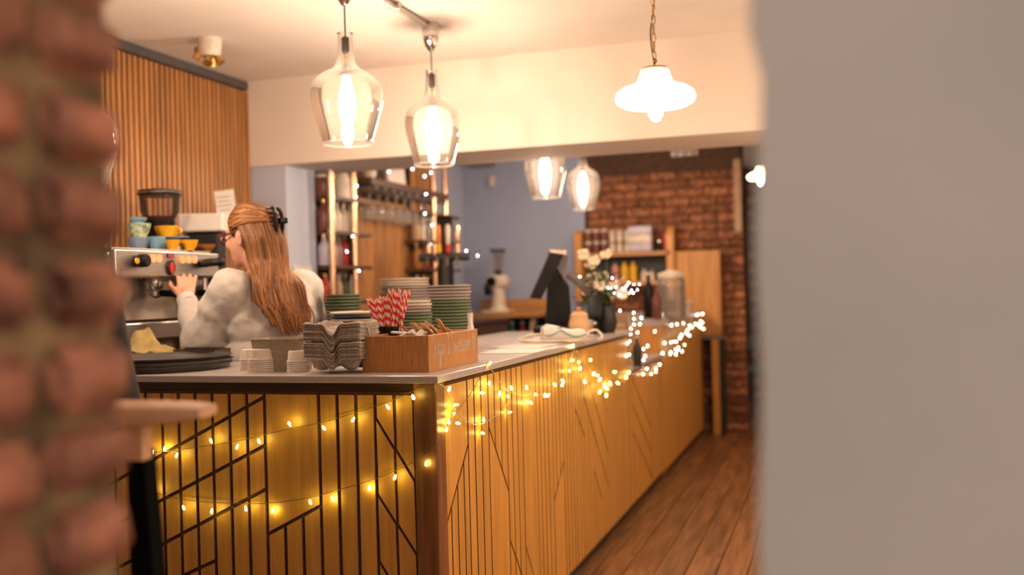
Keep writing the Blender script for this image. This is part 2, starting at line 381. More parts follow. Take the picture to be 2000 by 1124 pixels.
# rear walls
YR = 8.62
bx0 = pY(1141, 400, YR).x; bx1 = pY(1450, 400, YR).x
struct('wall_rear', bb(-3.4, bx0, YR, YR + 0.15, 0, CEIL), 'blue')
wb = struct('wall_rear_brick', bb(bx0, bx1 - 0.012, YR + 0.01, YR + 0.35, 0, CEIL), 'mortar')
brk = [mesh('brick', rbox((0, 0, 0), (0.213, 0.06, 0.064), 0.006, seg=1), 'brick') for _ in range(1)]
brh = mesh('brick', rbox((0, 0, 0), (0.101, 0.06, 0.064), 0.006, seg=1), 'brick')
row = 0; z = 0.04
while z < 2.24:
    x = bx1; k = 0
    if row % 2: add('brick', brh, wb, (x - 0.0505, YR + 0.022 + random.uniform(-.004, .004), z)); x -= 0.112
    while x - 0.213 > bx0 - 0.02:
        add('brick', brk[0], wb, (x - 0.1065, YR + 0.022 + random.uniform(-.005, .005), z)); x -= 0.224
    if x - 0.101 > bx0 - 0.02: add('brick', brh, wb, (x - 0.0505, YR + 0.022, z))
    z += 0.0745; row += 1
part('corner_post', rbox((bx1 - 0.035, YR - 0.015, 2.0), (0.06, 0.05, 0.62), 0.004), 'tan', wb)  # light on the pier edge put in as a tan strip
# farther room to the right of the brick pier
YF = 10.9
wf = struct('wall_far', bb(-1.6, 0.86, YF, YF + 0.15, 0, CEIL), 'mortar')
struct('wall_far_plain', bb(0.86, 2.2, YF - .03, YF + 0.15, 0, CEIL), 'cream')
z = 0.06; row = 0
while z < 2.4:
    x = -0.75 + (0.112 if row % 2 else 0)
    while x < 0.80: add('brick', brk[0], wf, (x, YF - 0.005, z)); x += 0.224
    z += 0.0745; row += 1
struct('wall_right', bb(1.95, 2.1, 0.8, 11.0, 0, CEIL), 'cream')
struct('trim_1', rbox(pX(1462, 286, -0.35 * 2) + Vector((0.1, 0, 0)), (0.32, 0.1, 0.05), 0.005), 'plaster')
# near doorway: brick jamb on the left, plain plastered wall end on the right
XJ, YJ = -0.645, 0.80
wn = struct('wall_near_left', [bb(-3.4, XJ - 0.018, 0.475, YJ - 0.008, 0, CEIL)], 'mortarn')
def rough_brick(sx, sy, sz, seed):
    rr = random.Random(seed); bm = bmesh.new(); v, f = box((0, 0, 0), (sx, sy, sz)); vv = [bm.verts.new(p) for p in v]
    for q in f: bm.faces.new([vv[i] for i in q])
    bmesh.ops.bevel(bm, geom=bm.edges[:], offset=0.012, segments=2, affect='EDGES')
    for p in bm.verts: p.co += Vector([rr.uniform(-.0035, .0035) for _ in range(3)])
    me = bpy.data.meshes.new('brick'); bm.to_mesh(me); bm.free(); me.materials.append(M['brickn'])
    me.polygons.foreach_set('use_smooth', [True] * len(me.polygons)); return me
hb = [rough_brick(0.20, 0.096, 0.060, s) for s in range(5)]; sb = [rough_brick(0.10, 0.20, 0.060, s + 9) for s in range(4)]
zc0 = EYE + 0.008
for k in range(-11, 12):
    z = zc0 + k * 0.0755 + random.uniform(-.003, .003)
    add('brick', hb[k % 5], wn, (XJ - 0.10 + random.uniform(-.005, .005), YJ - 0.049 + random.uniform(-.003, .004), z))
    add('brick', sb[k % 4], wn, (XJ - 0.05 + random.uniform(-.005, .005), YJ - 0.215, z + random.uniform(-.004, .004)))
# plastered end wall, slightly wavy edge
ex = []; nz = 60
for i in range(nz + 1):
    z = CEIL * i / nz; ex.append((-0.058 + 0.004 * math.sin(z * 9 + 1) + 0.003 * math.sin(z * 23) - 0.012 * math.exp(-((z - 1.47) / 0.03) ** 2), z))
poly = [Vector((x, 0.83, z)) for x, z in ex] + [Vector((2.2, 0.83, CEIL)), Vector((2.2, 0.83, 0))]
struct('wall_near_right', prism(poly, (0, 0.12, 0)), 'taupe')

# ================================================================== THE COUNTER
ZT, TH = 1.02, 0.021
cc = pZ(855, 735, ZT); XC, YC = cc.x, cc.y
XP, YP = XC - 0.022, YC + 0.03            # faces of the boarding
XI, YI = XC - 0.70, YC + 0.56             # inner edges of the worktop
YN0 = pX(1226, 670, XP).y; YN1 = pX(1291, 680, XP).y; YE = pX(1371, 700, XP).y
wt = [Vector((x, y, ZT - TH)) for x, y in ((-2.43, YC), (XC, YC), (XC, YN0), (XI, YN0), (XI, YI), (-2.43, YI))]
o = part('worktop', prism(wt, (0, 0, TH)), 'stone')
b = o.modifiers.new('b', 'BEVEL'); b.width = 0.003; b.segments = 2; bake(o)
tag(o, 'long grey stone worktop wrapping the corner of the bar', 'worktop')
bar_root = thing('bar_counter', 'corner bar counter clad in grooved light wood boarding', 'counter', (XP, YP, 0))
def wpart(name, geos, m, smooth=False): 
    if isinstance(geos, tuple): geos = [geos]
    base = Vector((XP, YP, 0)); geos = [([Vector(p) - base for p in v], f) for v, f in geos]
    return part(name, geos, m, bar_root, smooth)
ZP1, ZP0 = 0.968, 0.075
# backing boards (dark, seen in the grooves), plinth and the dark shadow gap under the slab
wpart('front_carcass', bb(-2.41, XP - 0.03, YP + 0.008, YP + 0.05, 0.06, ZP1 + 0.002), 'groove')
wpart('side_carcass', prism([Vector((XP - 0.008, y, z)) for y, z in ((YP + 0.03, 0.06), (YN1, 0.06), (YN1, 0.785), (YN0, 0.785), (YN0, ZT - TH), (YP + 0.03, ZT - TH))], (-0.04, 0, 0)), 'groove')
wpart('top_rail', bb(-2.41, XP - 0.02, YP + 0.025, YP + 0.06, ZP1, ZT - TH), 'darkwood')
wpart('plinth', bb(-2.41, XP - 0.06, YP + 0.06, YP + 0.09, 0, 0.08), 'dark')
wpart('side_plinth', bb(XP - 0.09, XP - 0.05, YP + 0.06, YN1 - 0.002, 0, 0.08), 'dark')
PW = 0.068
wpart('corner_post', rbox((XP + 0.004 - PW / 2, YP - 0.004 + PW / 2, (ZT - TH + 0.03) / 2), (PW, PW, ZT - TH - 0.03), 0.003, seg=1), 'post')
wpart('inner_wall', bb(XI + 0.06, XI + 0.09, YI, YN0, 0, ZT - TH), 'darkwood')
wpart('inner_wall', bb(-2.41, XI + 0.06, YI - 0.06, YI - 0.03, 0, ZT - TH), 'darkwood')
GW = 0.010; PT = 0.008
def piece(poly, plane):
    """poly: list of (u, z) ccw; plane 'F' (u = X on the front) or 'S' (u = Y on the side). One board, chamfered towards the grooves"""
    def inset(P, d):
        n = len(P); out = []
        for i in range(n):
            a, b, c = Vector(P[i - 1]), Vector(P[i]), Vector(P[(i + 1) % n])
            e1, e2 = (b - a).normalized(), (c - b).normalized(); n1, n2 = Vector((-e1.y, e1.x)), Vector((-e2.y, e2.x))
            k = 1 + n1.dot(n2); out.append(b + (n1 + n2) * (d / max(k, 0.35)))
        return out
    ar = sum(poly[i - 1][0] * poly[i][1] - poly[i][0] * poly[i - 1][1] for i in range(len(poly)))
    if ar < 0: poly = poly[::-1]
    if abs(ar) / 2 < 2e-5: return
    gw = GW if plane == 'F' else GW * .85; A = inset(poly, gw * .42); B = inset(poly, gw / 2 + 0.0006)
    P3 = (lambda p, d: Vector((p[0], YP + d, p[1]))) if plane == 'F' else (lambda p, d: Vector((XP - d, p[0], p[1])))
    n = len(poly); V = [P3(p, PT) for p in A] + [P3(p, 0.0015) for p in A] + [P3(p, 0) for p in B]
    F = [tuple(range(n))] + [(i, (i + 1) % n, (i + 1) % n + n, i + n) for i in range(n)] + [(i + n, (i + 1) % n + n, (i + 1) % n + 2 * n, i + 2 * n) for i in range(n)] + [tuple(range(2 * n, 3 * n))]
    o_ = wpart('board', (V, F), 'panel'); o_.data.materials.append(M['groove'])
    for p_ in o_.data.polygons:
        nn = p_.normal; p_.material_index = 0 if abs(nn.y if plane == 'F' else nn.x) > .95 else 1
def region(edges, top, bot, plane, diags=()):
    edges = sorted(edges)
    tf = top if callable(top) else (lambda u: top); bf = bot if callable(bot) else (lambda u: bot)
    for a, b in zip(edges[:-1], edges[1:]):
        cuts = []
        for (u0, z0, u1, z1) in diags:
            if min(u1, b) - max(u0, a) > 0.5 * (b - a):
                s = (z1 - z0) / (u1 - u0); cuts.append((z0 + s * (a - u0), z0 + s * (b - u0)))
        cuts = [c for c in cuts if bf(a) + 0.012 < c[0] and bf(b) + 0.012 < c[1] and c[0] < tf(a) - 0.006 and c[1] < tf(b) - 0.006]
        cuts.sort(key=lambda c: c[0] + c[1]); lev = [(bf(a), bf(b))] + cuts + [(tf(a), tf(b))]
        for lo, hi in zip(lev[:-1], lev[1:]): piece([(a, lo[0]), (b, lo[1]), (b, hi[1]), (a, hi[0])], plane)
def dF(x0, y0, x1, y1):
    a, b = pY(x0, y0, YP), pY(x1, y1, YP); return (a.x, a.z, b.x, b.z) if a.x < b.x else (b.x, b.z, a.x, a.z)
def dS(x0, y0, x1, y1):
    a, b = pX(x0, y0, XP), pX(x1, y1, XP); return (a.y, a.z, b.y, b.z) if a.y < b.y else (b.y, b.z, a.y, a.z)
def line(d): return lambda u: d[1] + (d[3] - d[1]) * (u - d[0]) / (d[2] - d[0])
u0 = XP + 0.004 - PW - 0.001
u15 = pY(286, 850, YP).x; pit = (u0 - u15) / 15
U = [u0 - pit * k for k in range(0, 28)]
gX = lambda x: x
D1 = dF(285, 907, 514, 777); D2 = dF(293, 990, 516, 872); D3 = dF(302, 1072, 518, 957); D4 = dF(361, 1124, 421, 1096); D0 = dF(344, 785, 381, 768); D5 = dF(521, 1046, 617, 994)
def ext(d, ua, ub): f = line(d); return (ua, f(ua), ub, f(ub))
dl = [ext(D1, U[22], U[8]), ext(D2, U[22], U[8]), ext(D3, U[22], U[8]), ext(D4, U[22], U[11]), ext(D0, U[18], U[12])]
region(U[8:], ZP1, ZP0, 'F', dl)
d5 = ext(D5, U[8], U[5])
region([U[8], U[5]], ZP1, line(d5), 'F'); region([U[8], U[7], U[6], U[5]], line(d5), ZP0, 'F')
region(U[2:6], ZP1, ZP0, 'F')
E1 = dF(726, 806, 801, 924); E2 = dF(730, 956, 803, 1066); E3 = dF(733, 1086, 803, 1196)
E0 = (E1[0], E1[1] + (E1[1] - E2[1]), E1[2], E1[3] + (E1[3] - E2[3]))
region(U[0:3], ZP1, ZP0, 'F', [ext(e, U[2], U[0]) for e in (E0, E1, E2, E3)])
# long side
ZS = ZT - TH - 0.012
sy = lambda x, y=800: pX(x, y, XP).y
v0 = YP - 0.004 + PW + 0.001
F1 = dS(872, 1028, 913, 875); y913 = sy(913); F1 = ext(F1, v0, y913)
region([v0, y913], ZS, line(F1), 'S'); region([v0, sy(877), sy(890), sy(903), y913], line(F1), ZP0, 'S')
y953, y991 = sy(954), sy(990)
region([y913, sy(926.5), sy(940), y953], ZS, ZP0, 'S')
F2 = ext(dS(953, 829, 991, 950), y953, y991)
region([y953, sy(966), sy(978), y991], ZS, line(F2), 'S'); region([y953, y991], line(F2), ZP0, 'S')
y1019 = sy(1020); F3 = ext(dS(993, 1045, 1019, 1122), y991, y1019)
region([y991, sy(1000), sy(1010), y1019], ZS, ZP0, 'S', [F3])
y1047 = sy(1047); region([y1019, y1047], ZS, ZP0, 'S', [ext(dS(1025, 1060, 1042, 1122), y1019, y1047)])
y1078, y1098 = sy(1078), sy(1099)
region([y1047, sy(1054.5), sy(1062), sy(1070), y1078], ZS, ZP0, 'S')
F5 = ext(dS(1098, 916, 1078, 997), y1078, y1098)
region([y1078, sy(1085), sy(1092), y1098], ZS, line(F5), 'S'); region([y1078, y1098], line(F5), ZP0, 'S')
ed = [y1098]; ps = sy(1062) - sy(1054.5)
while ed[-1] + ps < YN0: ed.append(ed[-1] + ps)
ed.append(YN0)
dg = [dS(1126, 806, 1141, 851), dS(1141, 778, 1189, 950), dS(1150, 743, 1187, 879), dS(1172, 740, 1185, 808), dS(1161, 922, 1178, 980)]
region(ed, ZS, ZP0, 'S', dg)
y1236, y1271 = sy(1236), sy(1271); ZN = 0.80
hat = [ext(dS(1237, 744 + 51 * k, 1270, 829 + 47 * k), y1236, y1271) for k in range(5)]
ZNP = ZN - 0.012
region([YN0, y1236], ZNP, ZP0, 'S'); region([y1236, y1271], ZNP, ZP0, 'S', hat); region([y1271, YN1], ZNP, ZP0, 'S')
# lowered pass-through shelf, then the far cabinet
tag(part('hatch_shelf', rbox(((XC + XI) / 2, (YN0 + YN1) / 2 + 0.002, ZN + 0.012), (XC - XI, YN1 - YN0 - 0.004, 0.024), 0.003, seg=1), 'stone'), 'low stone shelf in the gap between the two counters', 'worktop')
fc = thing('far_cabinet', 'plain light wood end cabinet at the far end of the bar', 'cabinet', (XP, YN1, 0))
def fpart(name, geo, m):
    v, f = geo; return part(name, ([Vector(p) - Vector((XP, YN1, 0)) for p in v], f), m, fc)
fpart('end_panel', bb(XI + 0.02, XP, YN1 + 0.004, YN1 + 0.03, 0.05, ZT - TH), 'ltwood')
fpart('plinth', bb(XI + .06, XP - .05, YN1 + .05, YE - .05, 0, .05), 'dark')
n = 3
for i in range(n):
    a = YN1 + 0.03 + (YE - YN1 - 0.03) * i / n; b2 = YN1 + 0.03 + (YE - YN1 - 0.03) * (i + 1) / n
    fpart('side_panel', rbox((XP - 0.01, (a + b2) / 2, 0.53), (0.02, b2 - a - 0.003, 0.93), 0.002, seg=1), 'panel')
fpart('back_panel', bb(XI + 0.02, XP, YE - 0.025, YE, 0.05, ZT - TH), 'ltwood')
tag(part('far_worktop', rbox(((XC + XI) / 2, (YN1 + YE) / 2 + 0.005, ZT - TH / 2 + 0.012), (XC - XI + 0.03, YE - YN1 + 0.02, 0.045), 0.004, seg=1), 'stone'), 'grey stone top on the far end cabinet', 'worktop')

# ================================================================== LAMPS
def bulb_mesh(r=0.030, L=0.15):
    return mesh('bulb', lathe([(0.0, 0), (r * .35, -.001), (r * .42, -.02), (r * .8, -.055), (r, -.085), (r * .9, -L + .03), (r * .5, -L + .008), (0, -L)], 16), 'bulb', True)
BULB = bulb_mesh()
def glass_pendant(label, gx, gy, d, gw, top_to_bottom, loc=None, zceil=CEIL):
    """carboy-shaped clear glass pendant; (gx, gy) = bottom centre of the glass in the picture"""
    base = loc or px(gx, gy, d); s = gw * d / FPX; t = thing('glass_pendant', label, 'lamp', base, 0, 'clear glass pendant lamps')
    h = top_to_bottom * d / FPX
    # profile from the mouth up: bottom rim, belly, shoulder, neck, lip (fractions of half width / height)
    pr = [(0.65, 0.0), (0.68, 0.008), (0.69, 0.04), (0.78, 0.14), (0.89, 0.26), (0.97, 0.36), (1.0, 0.44), (0.985, 0.51), (0.93, 0.56), (0.82, 0.605), (0.65, 0.645), (0.46, 0.675), (0.34, 0.705), (0.28, 0.74), (0.23, 0.82), (0.205, 0.92), (0.20, 1.0), (0.225, 1.01)]
    prof = [(a * s / 2, b * h) for a, b in pr]
    part('glass_shade', shell(prof, 40), 'glass', t, True)
    rim = [Vector((0.68 * s / 2 * math.cos(2 * PI * k / 40), 0.68 * s / 2 * math.sin(2 * PI * k / 40), 0.004)) for k in range(40)]
    part('rim', tube(rim, 0.0035, 6, True), 'glass2', t, True)
    zb = 0.82 * h
    part('lamp_holder', lathe([(0.010, zb + .16 * h), (0.015, zb + .15 * h), (0.015, zb + .03 * h), (0.010, zb + .01 * h), (0.006, zb)], 14), 'iron', t, True)
    part('bulb_stem', cyl((0, 0, 0.64 * h), 0.005, 0.19 * h, 8), 'brass', t, True)
    add('bulb', BULB, t, (0, 0, 0.66 * h), scale=(1.1, 1.1, h * .50 / .15))
    zc = zceil - base.z
    part('cord', bar((0, 0, zb + 0.15 * h), (0, 0, zc - 0.09), 0.0035, 8), 'iron', t, True)
    part('ceiling_cup', lathe([(0.0, zc - 0.135), (0.012, zc - 0.13), (0.028, zc - 0.105), (0.038, zc - 0.07), (0.039, zc - 0.045), (0.034, zc - 0.015), (0.03, zc - 0.01)], 20), 'chrome', t, True)
    return t
P1 = glass_pendant('largest clear glass pendant lamp, hanging nearest above the barista', 680, 283, 3.85, 142, 215)
P2 = glass_pendant('clear glass pendant lamp under the chrome cup at the end of the ceiling pipe', 848, 324, 4.62, 113, 184)
P3 = glass_pendant('clear glass pendant before the blue-grey wall, left of the far pair', 1066, 387, 6.25, 80, 140)
P4 = glass_pendant('clear glass pendant before the brick wall, right of the far pair', 1140, 410, 7.4, 66, 118)
# steel pipe on the ceiling
t = thing('ceiling_pipe', 'steel conduit running along the ceiling above the glass pendants', 'pipe', (P2.location.x, P2.location.y, CEIL - 0.01))
dy = P1.location.y - P2.location.y; dx = P1.location.x - P2.location.x
part('pipe', bar((0, 0, -0.012), (dx * 1.9, dy * 1.9, -0.012), 0.011, 12), 'steel', t, True)
for a in (0.0, 1.0): part('junction_box', lathe([(0.036, -0.03), (0.04, -0.026), (0.04, 0.0), (0.036, 0.008)], 20, (dx * a, dy * a, 0)), 'steel', t, True)
part('pipe_clip', rbox((dx * .45, dy * .45, -0.01), (0.05, 0.02, 0.03), 0.004), 'steel', t)
for q in (P1, P2):
    pass
def opal_pendant(label, gx, gy, d, gw, chain=True, loc=None, zc=CEIL):
    """flared opal glass shade on a chain; (gx, gy) = shade rim centre"""
    base = loc or px(gx, gy, d); s = gw * d / FPX / 2; t = thing('opal_pendant', label, 'lamp', base, 0, 'opal glass pendant lamps')
    pr = [(0.80, -0.20), (0.95, -0.12), (1.0, 0.0), (0.96, 0.14), (0.82, 0.24), (0.60, 0.32), (0.46, 0.38), (0.40, 0.52), (0.36, 0.68), (0.30, 0.72)]
    part('shade', shell([(a * s, b * s) for a, b in pr], 44), 'opal', t, True)
    part('gallery', lathe([(0.06 * s, 0.80 * s), (0.30 * s, 0.76 * s), (0.33 * s, 0.70 * s), (0.30 * s, 0.66 * s)], 24), 'brass', t, True)
    part('lamp_holder', cyl((0, 0, 0.36 * s), 0.019, 0.34 * s, 14), 'bwhite', t, True)
    add('bulb', BULB, t, (0, 0, 0.38 * s), scale=(1.0, 1.0, (0.98 * s) / 0.15))
    zt = 0.80 * s; top = zc - base.z - 0.03; L = 0.040; k = 0; z = zt + 0.015
    lm = mesh('chain_link', tube([Vector((0.0075 * math.cos(a), 0, 0.021 * math.sin(a))) for a in [2 * PI * i / 10 for i in range(10)]], 0.0022, 5, True), 'brass', True)
    part('hook', tube([Vector((0, 0, zt - .01)), Vector((0.0, 0, zt + .008)), Vector((.008, 0, zt + .018)), Vector((0, 0, zt + .028))], 0.003, 6), 'iron', t, True)
    while z < top and chain:
        add('chain_link', lm, t, (0, 0, z + 0.02), rot('Z', (k % 2) * PI / 2 + .5)); z += 0.0345; k += 1
    part('flex', tube(catmull([(0.0, 0, zt), (-0.012, 0, zt + .12), (0.004, .008, zt + .24), (-.008, 0, zt + .36), (0, 0, top)], 6), 0.0028, 6), 'iron', t, True)
    part('ceiling_rose', lathe([(0.02, top), (0.05, top + .012), (0.05, top + .03)], 24), 'bwhite', t, True)
    return t
opal_pendant('large white opal glass pendant lamp hanging on a chain above the long counter', 1280, 192, 3.7, 157)
opal_pendant('small white opal pendant half hidden behind the plain wall end', 1489, 346, 6.6, 58)
opal_pendant('added opal glass pendant over the aisle, unseen behind the plain wall', 0, 0, 3.7, 157, loc=Vector((0.62, 2.35, 1.92)))  # added lamp, throws light on the side boarding
opal_pendant('added opal glass pendant by the right-hand wall, unseen behind the plain wall', 0, 0, 3.7, 157, loc=Vector((1.2, 4.1, 1.92)))  # unseen lamp put in for more light from the right
opal_pendant('unseen opal glass pendant close under the ceiling above the sugar box, above the picture', 0, 0, 3.7, 157, loc=Vector((-1.35, 2.40, 2.26)))  # unseen lamp placed to light the worktop from above
glass_pendant('added clear glass pendant above the round trays, unseen behind the brick jamb', 0, 0, 3.85, 142, 215, loc=Vector((-2.36, 2.66, 1.60)))  # added to light the pots, sweatshirt and machine from the left
for lab_, lx, ly in (('added clear glass pendant low over the aisle, nearer of the two hidden by the plain wall', .42, 3.0), ('added clear glass pendant low over the aisle, farther of the two hidden by the plain wall', .42, 4.7)):
    glass_pendant(lab_, 0, 0, 3.85, 142, 215, loc=Vector((lx, ly, 1.42)))  # two unseen lamps added to brighten the side boarding and floor
# bare ceiling fitting
q = pZ(410, 76, CEIL); t = thing('ceiling_spot_cluster', 'white ceiling fitting with small brass spotlights', 'light fitting', (q.x, q.y, CEIL))
part('mount', lathe([(0.0, -.085), (.045, -.085), (.052, -.07), (.058, 0)], 24), 'bwhite', t, True)
for i, (a, r, z) in enumerate(((0.2, .04, -.10), (2.0, .045, -.095), (3.6, .055, -.08), (5.0, .035, -.11))):
    part('spot_head', lathe([(0.0, .02), (.016, .018), (.02, -.012), (.024, -.022), (.012, -.02)], 14, (r * math.cos(a), r * math.sin(a), z), rot('X', .6 * math.sin(a)) @ rot('Y', -.6 * math.cos(a))), 'brass', t, True)
part('mount_arm', tube([(-.045, 0, -.03), (-.08, 0, -.04), (-.09, 0, -.08)], 0.008, 8), 'brass', t, True)
# ------------------------------------------------------------------ fairy lights
def led_mesh(m):
    me = mesh('led_bulb', lathe([(0, -.0215), (.0028, -.0205), (.0042, -.0165), (.0036, -.012), (.0018, -.006)], 5), m, True); return me
LEDN, LEDF, LEDM = led_mesh('lednear'), led_mesh('ledfar'), led_mesh('ledmid')
def fairy(label, wires, bulbs, me, wire='wire', scale=1.0, group='strings of fairy lights', wr=0.0011, rnd=0.5):
    """wires: list of point lists; bulbs: list of (tip point, wire point or None)"""
    base = wires[0][0]; t = thing('fairy_light_string', label, 'fairy lights', base, 0, group)
    for wp in wires: part('wire', tube(catmull([p - base for p in wp], 5), wr, 5), wire, t, True)
    for P, up in bulbs:
        up = Vector(up) if up else Vector((random.uniform(-rnd, rnd), random.uniform(-rnd, rnd), 1)); up.normalize()
        q = Vector((0, 0, 1)).rotation_difference(up)
        o = add('led_bulb', me, t, P - base + q @ Vector((0, 0, 0.0165 * scale)), q.to_matrix(), (scale,) * 3)
    return t
def leg(t, tip, node, wire='wire', wr=0.0009):
    pass
YFW = YP - 0.010
def fP(x, y, off=0.010): return pY(x, y, YP - off)
def sP(x, y, off=0.012): return pX(x, y, XP + off)
up_w = [fP(x, y) for x, y in ((262, 888), (290, 885), (345, 880), (410, 870), (462, 862), (510, 851), (566, 838), (632, 825), (689, 808), (760, 785), (805, 765))] + [pY(846, 757, YC - 0.004)]
up_b = [(298, 886, 0), (322, 879, 0), (345, 892, 0), (412, 860, 2), (463, 875, 0), (507, 864, 0), (565, 827, 2), (634, 838, 0), (689, 822, 0), (759, 797, 0), (808, 778, 0)]
lo_w = [fP(x, y) for x, y in ((255, 950), (298, 961), (335, 972), (365, 977), (415, 982), (482, 984), (532, 983), (602, 973), (652, 960), (720, 940), (770, 921), (828, 892))] + [pY(848, 876, YP - .012), sP(868, 852), sP(876, 826), sP(897, 800), sP(925, 760), pX(952, 709, XC + .004)]
lo_b = [(296, 961, 1), (360, 994, 0), (414, 1001, 0), (481, 996, 0), (532, 1000, 0), (607, 983, 0), (651, 977, 0), (721, 956, 0), (771, 935, 0), (833, 908, 0)]
def bl(lst, f): return [(f(x, y, 0.014 if random.random() < 0.4 else 0.03), (random.uniform(-.7, .7), random.uniform(-.2, .4), -1.0 if k == 2 else (0.15 if k == 1 else 1.0))) for x, y, k in lst]
fairy('upper fairy light string sagging across the dark front boarding', [up_w], bl(up_b, fP), LEDN, 'wiredark')
side_b = [(872, 841), (877, 826)]
fairy('lower fairy light string across the front boarding, rising round the corner post', [lo_w], bl(lo_b, fP) + [(sP(x, y, .012), None) for x, y in side_b], LEDN, 'wiredark')
w1 = [pX(858, 751, XC + .003), sP(868, 758), sP(886, 795), sP(905, 820), sP(935, 830), sP(965, 815), sP(990, 792), sP(997, 772), sP(985, 758), pX(953, 712, XC + .004)]
w2 = [pX(953, 712, XC + .004), sP(985, 757), sP(1008, 771), sP(1045, 774), sP(1080, 758), sP(1104, 728), pX(1122, 682, XC + .004), sP(1128, 690), sP(1140, 702), sP(1160, 738), sP(1172, 762), sP(1184, 768), sP(1198, 750), sP(1216, 732)]
b12 = [(877, 762), (889, 791), (887, 808), (893, 827), (942, 846), (945, 822), (941, 768), (956, 750), (958, 709), (976, 770), (999, 760), (993, 775), (995, 806), (1029, 759), (1030, 786), (1038, 788), (1046, 771), (1064, 774), (1070, 774), (1083, 751),
       (1099, 744), (1098, 753), (1112, 725), (1117, 704), (1119, 677), (1131, 708), (1153, 704), (1133, 721), (1160, 730), (1167, 734), (1142, 747), (1171, 743), (1171, 767), (1182, 756), (1186, 760), (1184, 774), (1192, 751), (1206, 748), (1200, 727), (1223, 738), (1227, 729)]
RU = lambda: (random.uniform(-.2, .5), random.uniform(-1, 1), random.uniform(-.5, 1.2))
fairy('fairy light string looped in swags along the long side boarding', [w1, w2], [(sP(x, y, random.choice((.014, .035, .045))) if y > 712 else pX(x, y, XC + .008), RU()) for x, y in b12], LEDN)
yN = lambda x, y: pY(x, y, (YN0 + YN1) / 2)
b3 = [(1225, 672), (1239, 682), (1228, 693), (1223, 696), (1238, 700), (1241, 715), (1257, 682), (1265, 677), (1260, 696), (1257, 704), (1256, 710), (1263, 721), (1256, 732), (1272, 731), (1281, 720), (1288, 713), (1281, 727), (1294, 690), (1298, 671), (1287, 699), (1279, 648), (1238, 611), (1238, 623), (1253, 622), (1250, 634), (1238, 634), (1232, 642), (1245, 650), (1232, 653), (1211, 608), (1230, 667)]
w3 = [sP(1216, 732), sP(1226, 700), px(1233, 655, 5.45), px(1238, 622, 5.5), px(1246, 612, 5.5), px(1247, 650, 5.5), pX(1256, 700, XC + .012), sP(1280, 722), sP(1296, 680), pX(1312, 640, XC + .03)]
fairy('fairy lights bunched in the gap between the two counters', [w3], [(px(x, y, 5.5) if y < 660 else sP(x, y, .014), RU()) for x, y in b3], LEDM, 'wiredark', .6)
b4 = [(1311, 636), (1322, 634), (1335, 632), (1343, 645), (1340, 651), (1351, 640), (1347, 637), (1358, 633), (1368, 628), (1372, 631), (1374, 643), (1368, 640), (1364, 636), (1320, 668), (1328, 661), (1331, 655), (1346, 656), (1337, 674), (1310, 669), (1310, 688), (1320, 683), (1325, 680), (1322, 685), (1332, 687), (1320, 693), (1309, 692), (1372, 614), (1362, 616), (1314, 668)]
w4 = [pX(1300, 640, XC + .03), pX(1330, 633, XC + .03), pX(1372, 618, XC + .03), pX(1370, 640, XC + .03), pX(1340, 655, XC + .03), pX(1312, 690, XC + .03), pX(1332, 688, XC + .03)]
fairy('fairy lights hung over the edge of the far end cabinet', [w4], [(pX(x, y, XC + .035), RU()) for x, y in b4], LEDM, 'wiredark', .6)

# ================================================================== THINGS ON THE WORKTOP
# round serving trays
tp = pZ(325, 722, ZT); tcx = pX(322, 720, -1.86)
TC = pZ(322, 716, ZT); TC = Vector((TC.x, YC + 0.235, 0)); TC.x = pY(318, 716, TC.y).x
tm = mesh('round_tray', lathe([(0, 0.003), (0.205, 0.003), (0.216, 0.016), (0.2235, 0.018), (0.2235, 0.015), (0.218, 0.0135), (0.21, 0.0), (0, 0.0)], 64), 'tray', True)
for i, lab in enumerate(('dark grey round serving tray at the bottom of the stack beside the brick jamb', 'dark grey round serving tray in the middle of the stack', 'dark grey round serving tray on top of the stack, a slip of paper on it')):
    tag(add('round_tray', tm, None, (TC.x + (.0, .006, -.004)[i], TC.y + (.0, -.004, .003)[i], ZT + 0.001 + 0.0125 * i)), lab, 'tray', 'stacked round trays')
tag(part('paper_slip', rbox((TC.x + 0.05, TC.y - 0.01, ZT + 0.0305), (0.085, 0.055, 0.001), 0.0004, rot('Z', .2), seg=1), 'paper'), 'small white paper slip lying on the round trays', 'paper')
# paper pot stacks (upside down, nested)
def pot_mesh(r, h, sp):
    return mesh('paper_pot', shell([(r * 0.80, h), (r * 0.82, h * .97), (r * 0.93, h * .35), (r, h * .1), (r * 1.04, h * .06), (r * 1.045, h * 0.0), (r * 0.99, 0.0), (r * .9, h * .35), (r * .78, h * .93), (0.0001, h * .93)], 28), 'pot', True)
def pots(x, y, r_px, n, label, grp, cap_=True):
    p = pZ(x, y, ZT); d = (p - CAM).dot(Fv); r = r_px * d / FPX
    me = mesh('paper_pot', lathe([(0, .0335), (r * .80, .0335), (r * .87, .031), (r * .94, .008), (r * .95, .0052), (r * 1.04, .0042), (r * 1.04, 0.0), (r * .95, 0), (r * .80, .028), (0, .030)], 28), 'pot', True)
    for k in range(n):
        tag(add('paper_pot', me, None, (p.x + random.uniform(-.0006, .0006), p.y, ZT + 0.0005 + k * 0.0062)), ('topmost ' + label if k == n - 1 else label.replace('pot in', 'pot below the top of')), 'paper pot', grp)
pots(512, 727, 25.5, 7, 'upturned cream paper pot in the wide stack beside the trays', 'wide stack of paper pots')
pots(489, 723, 19, 6, 'upturned cream paper pot in the stack half hidden behind the wide one', 'half hidden stack of paper pots')
pots(583, 727, 21, 6, 'upturned cream paper pot in the stack beside the moulded carriers', 'right stack of paper pots')
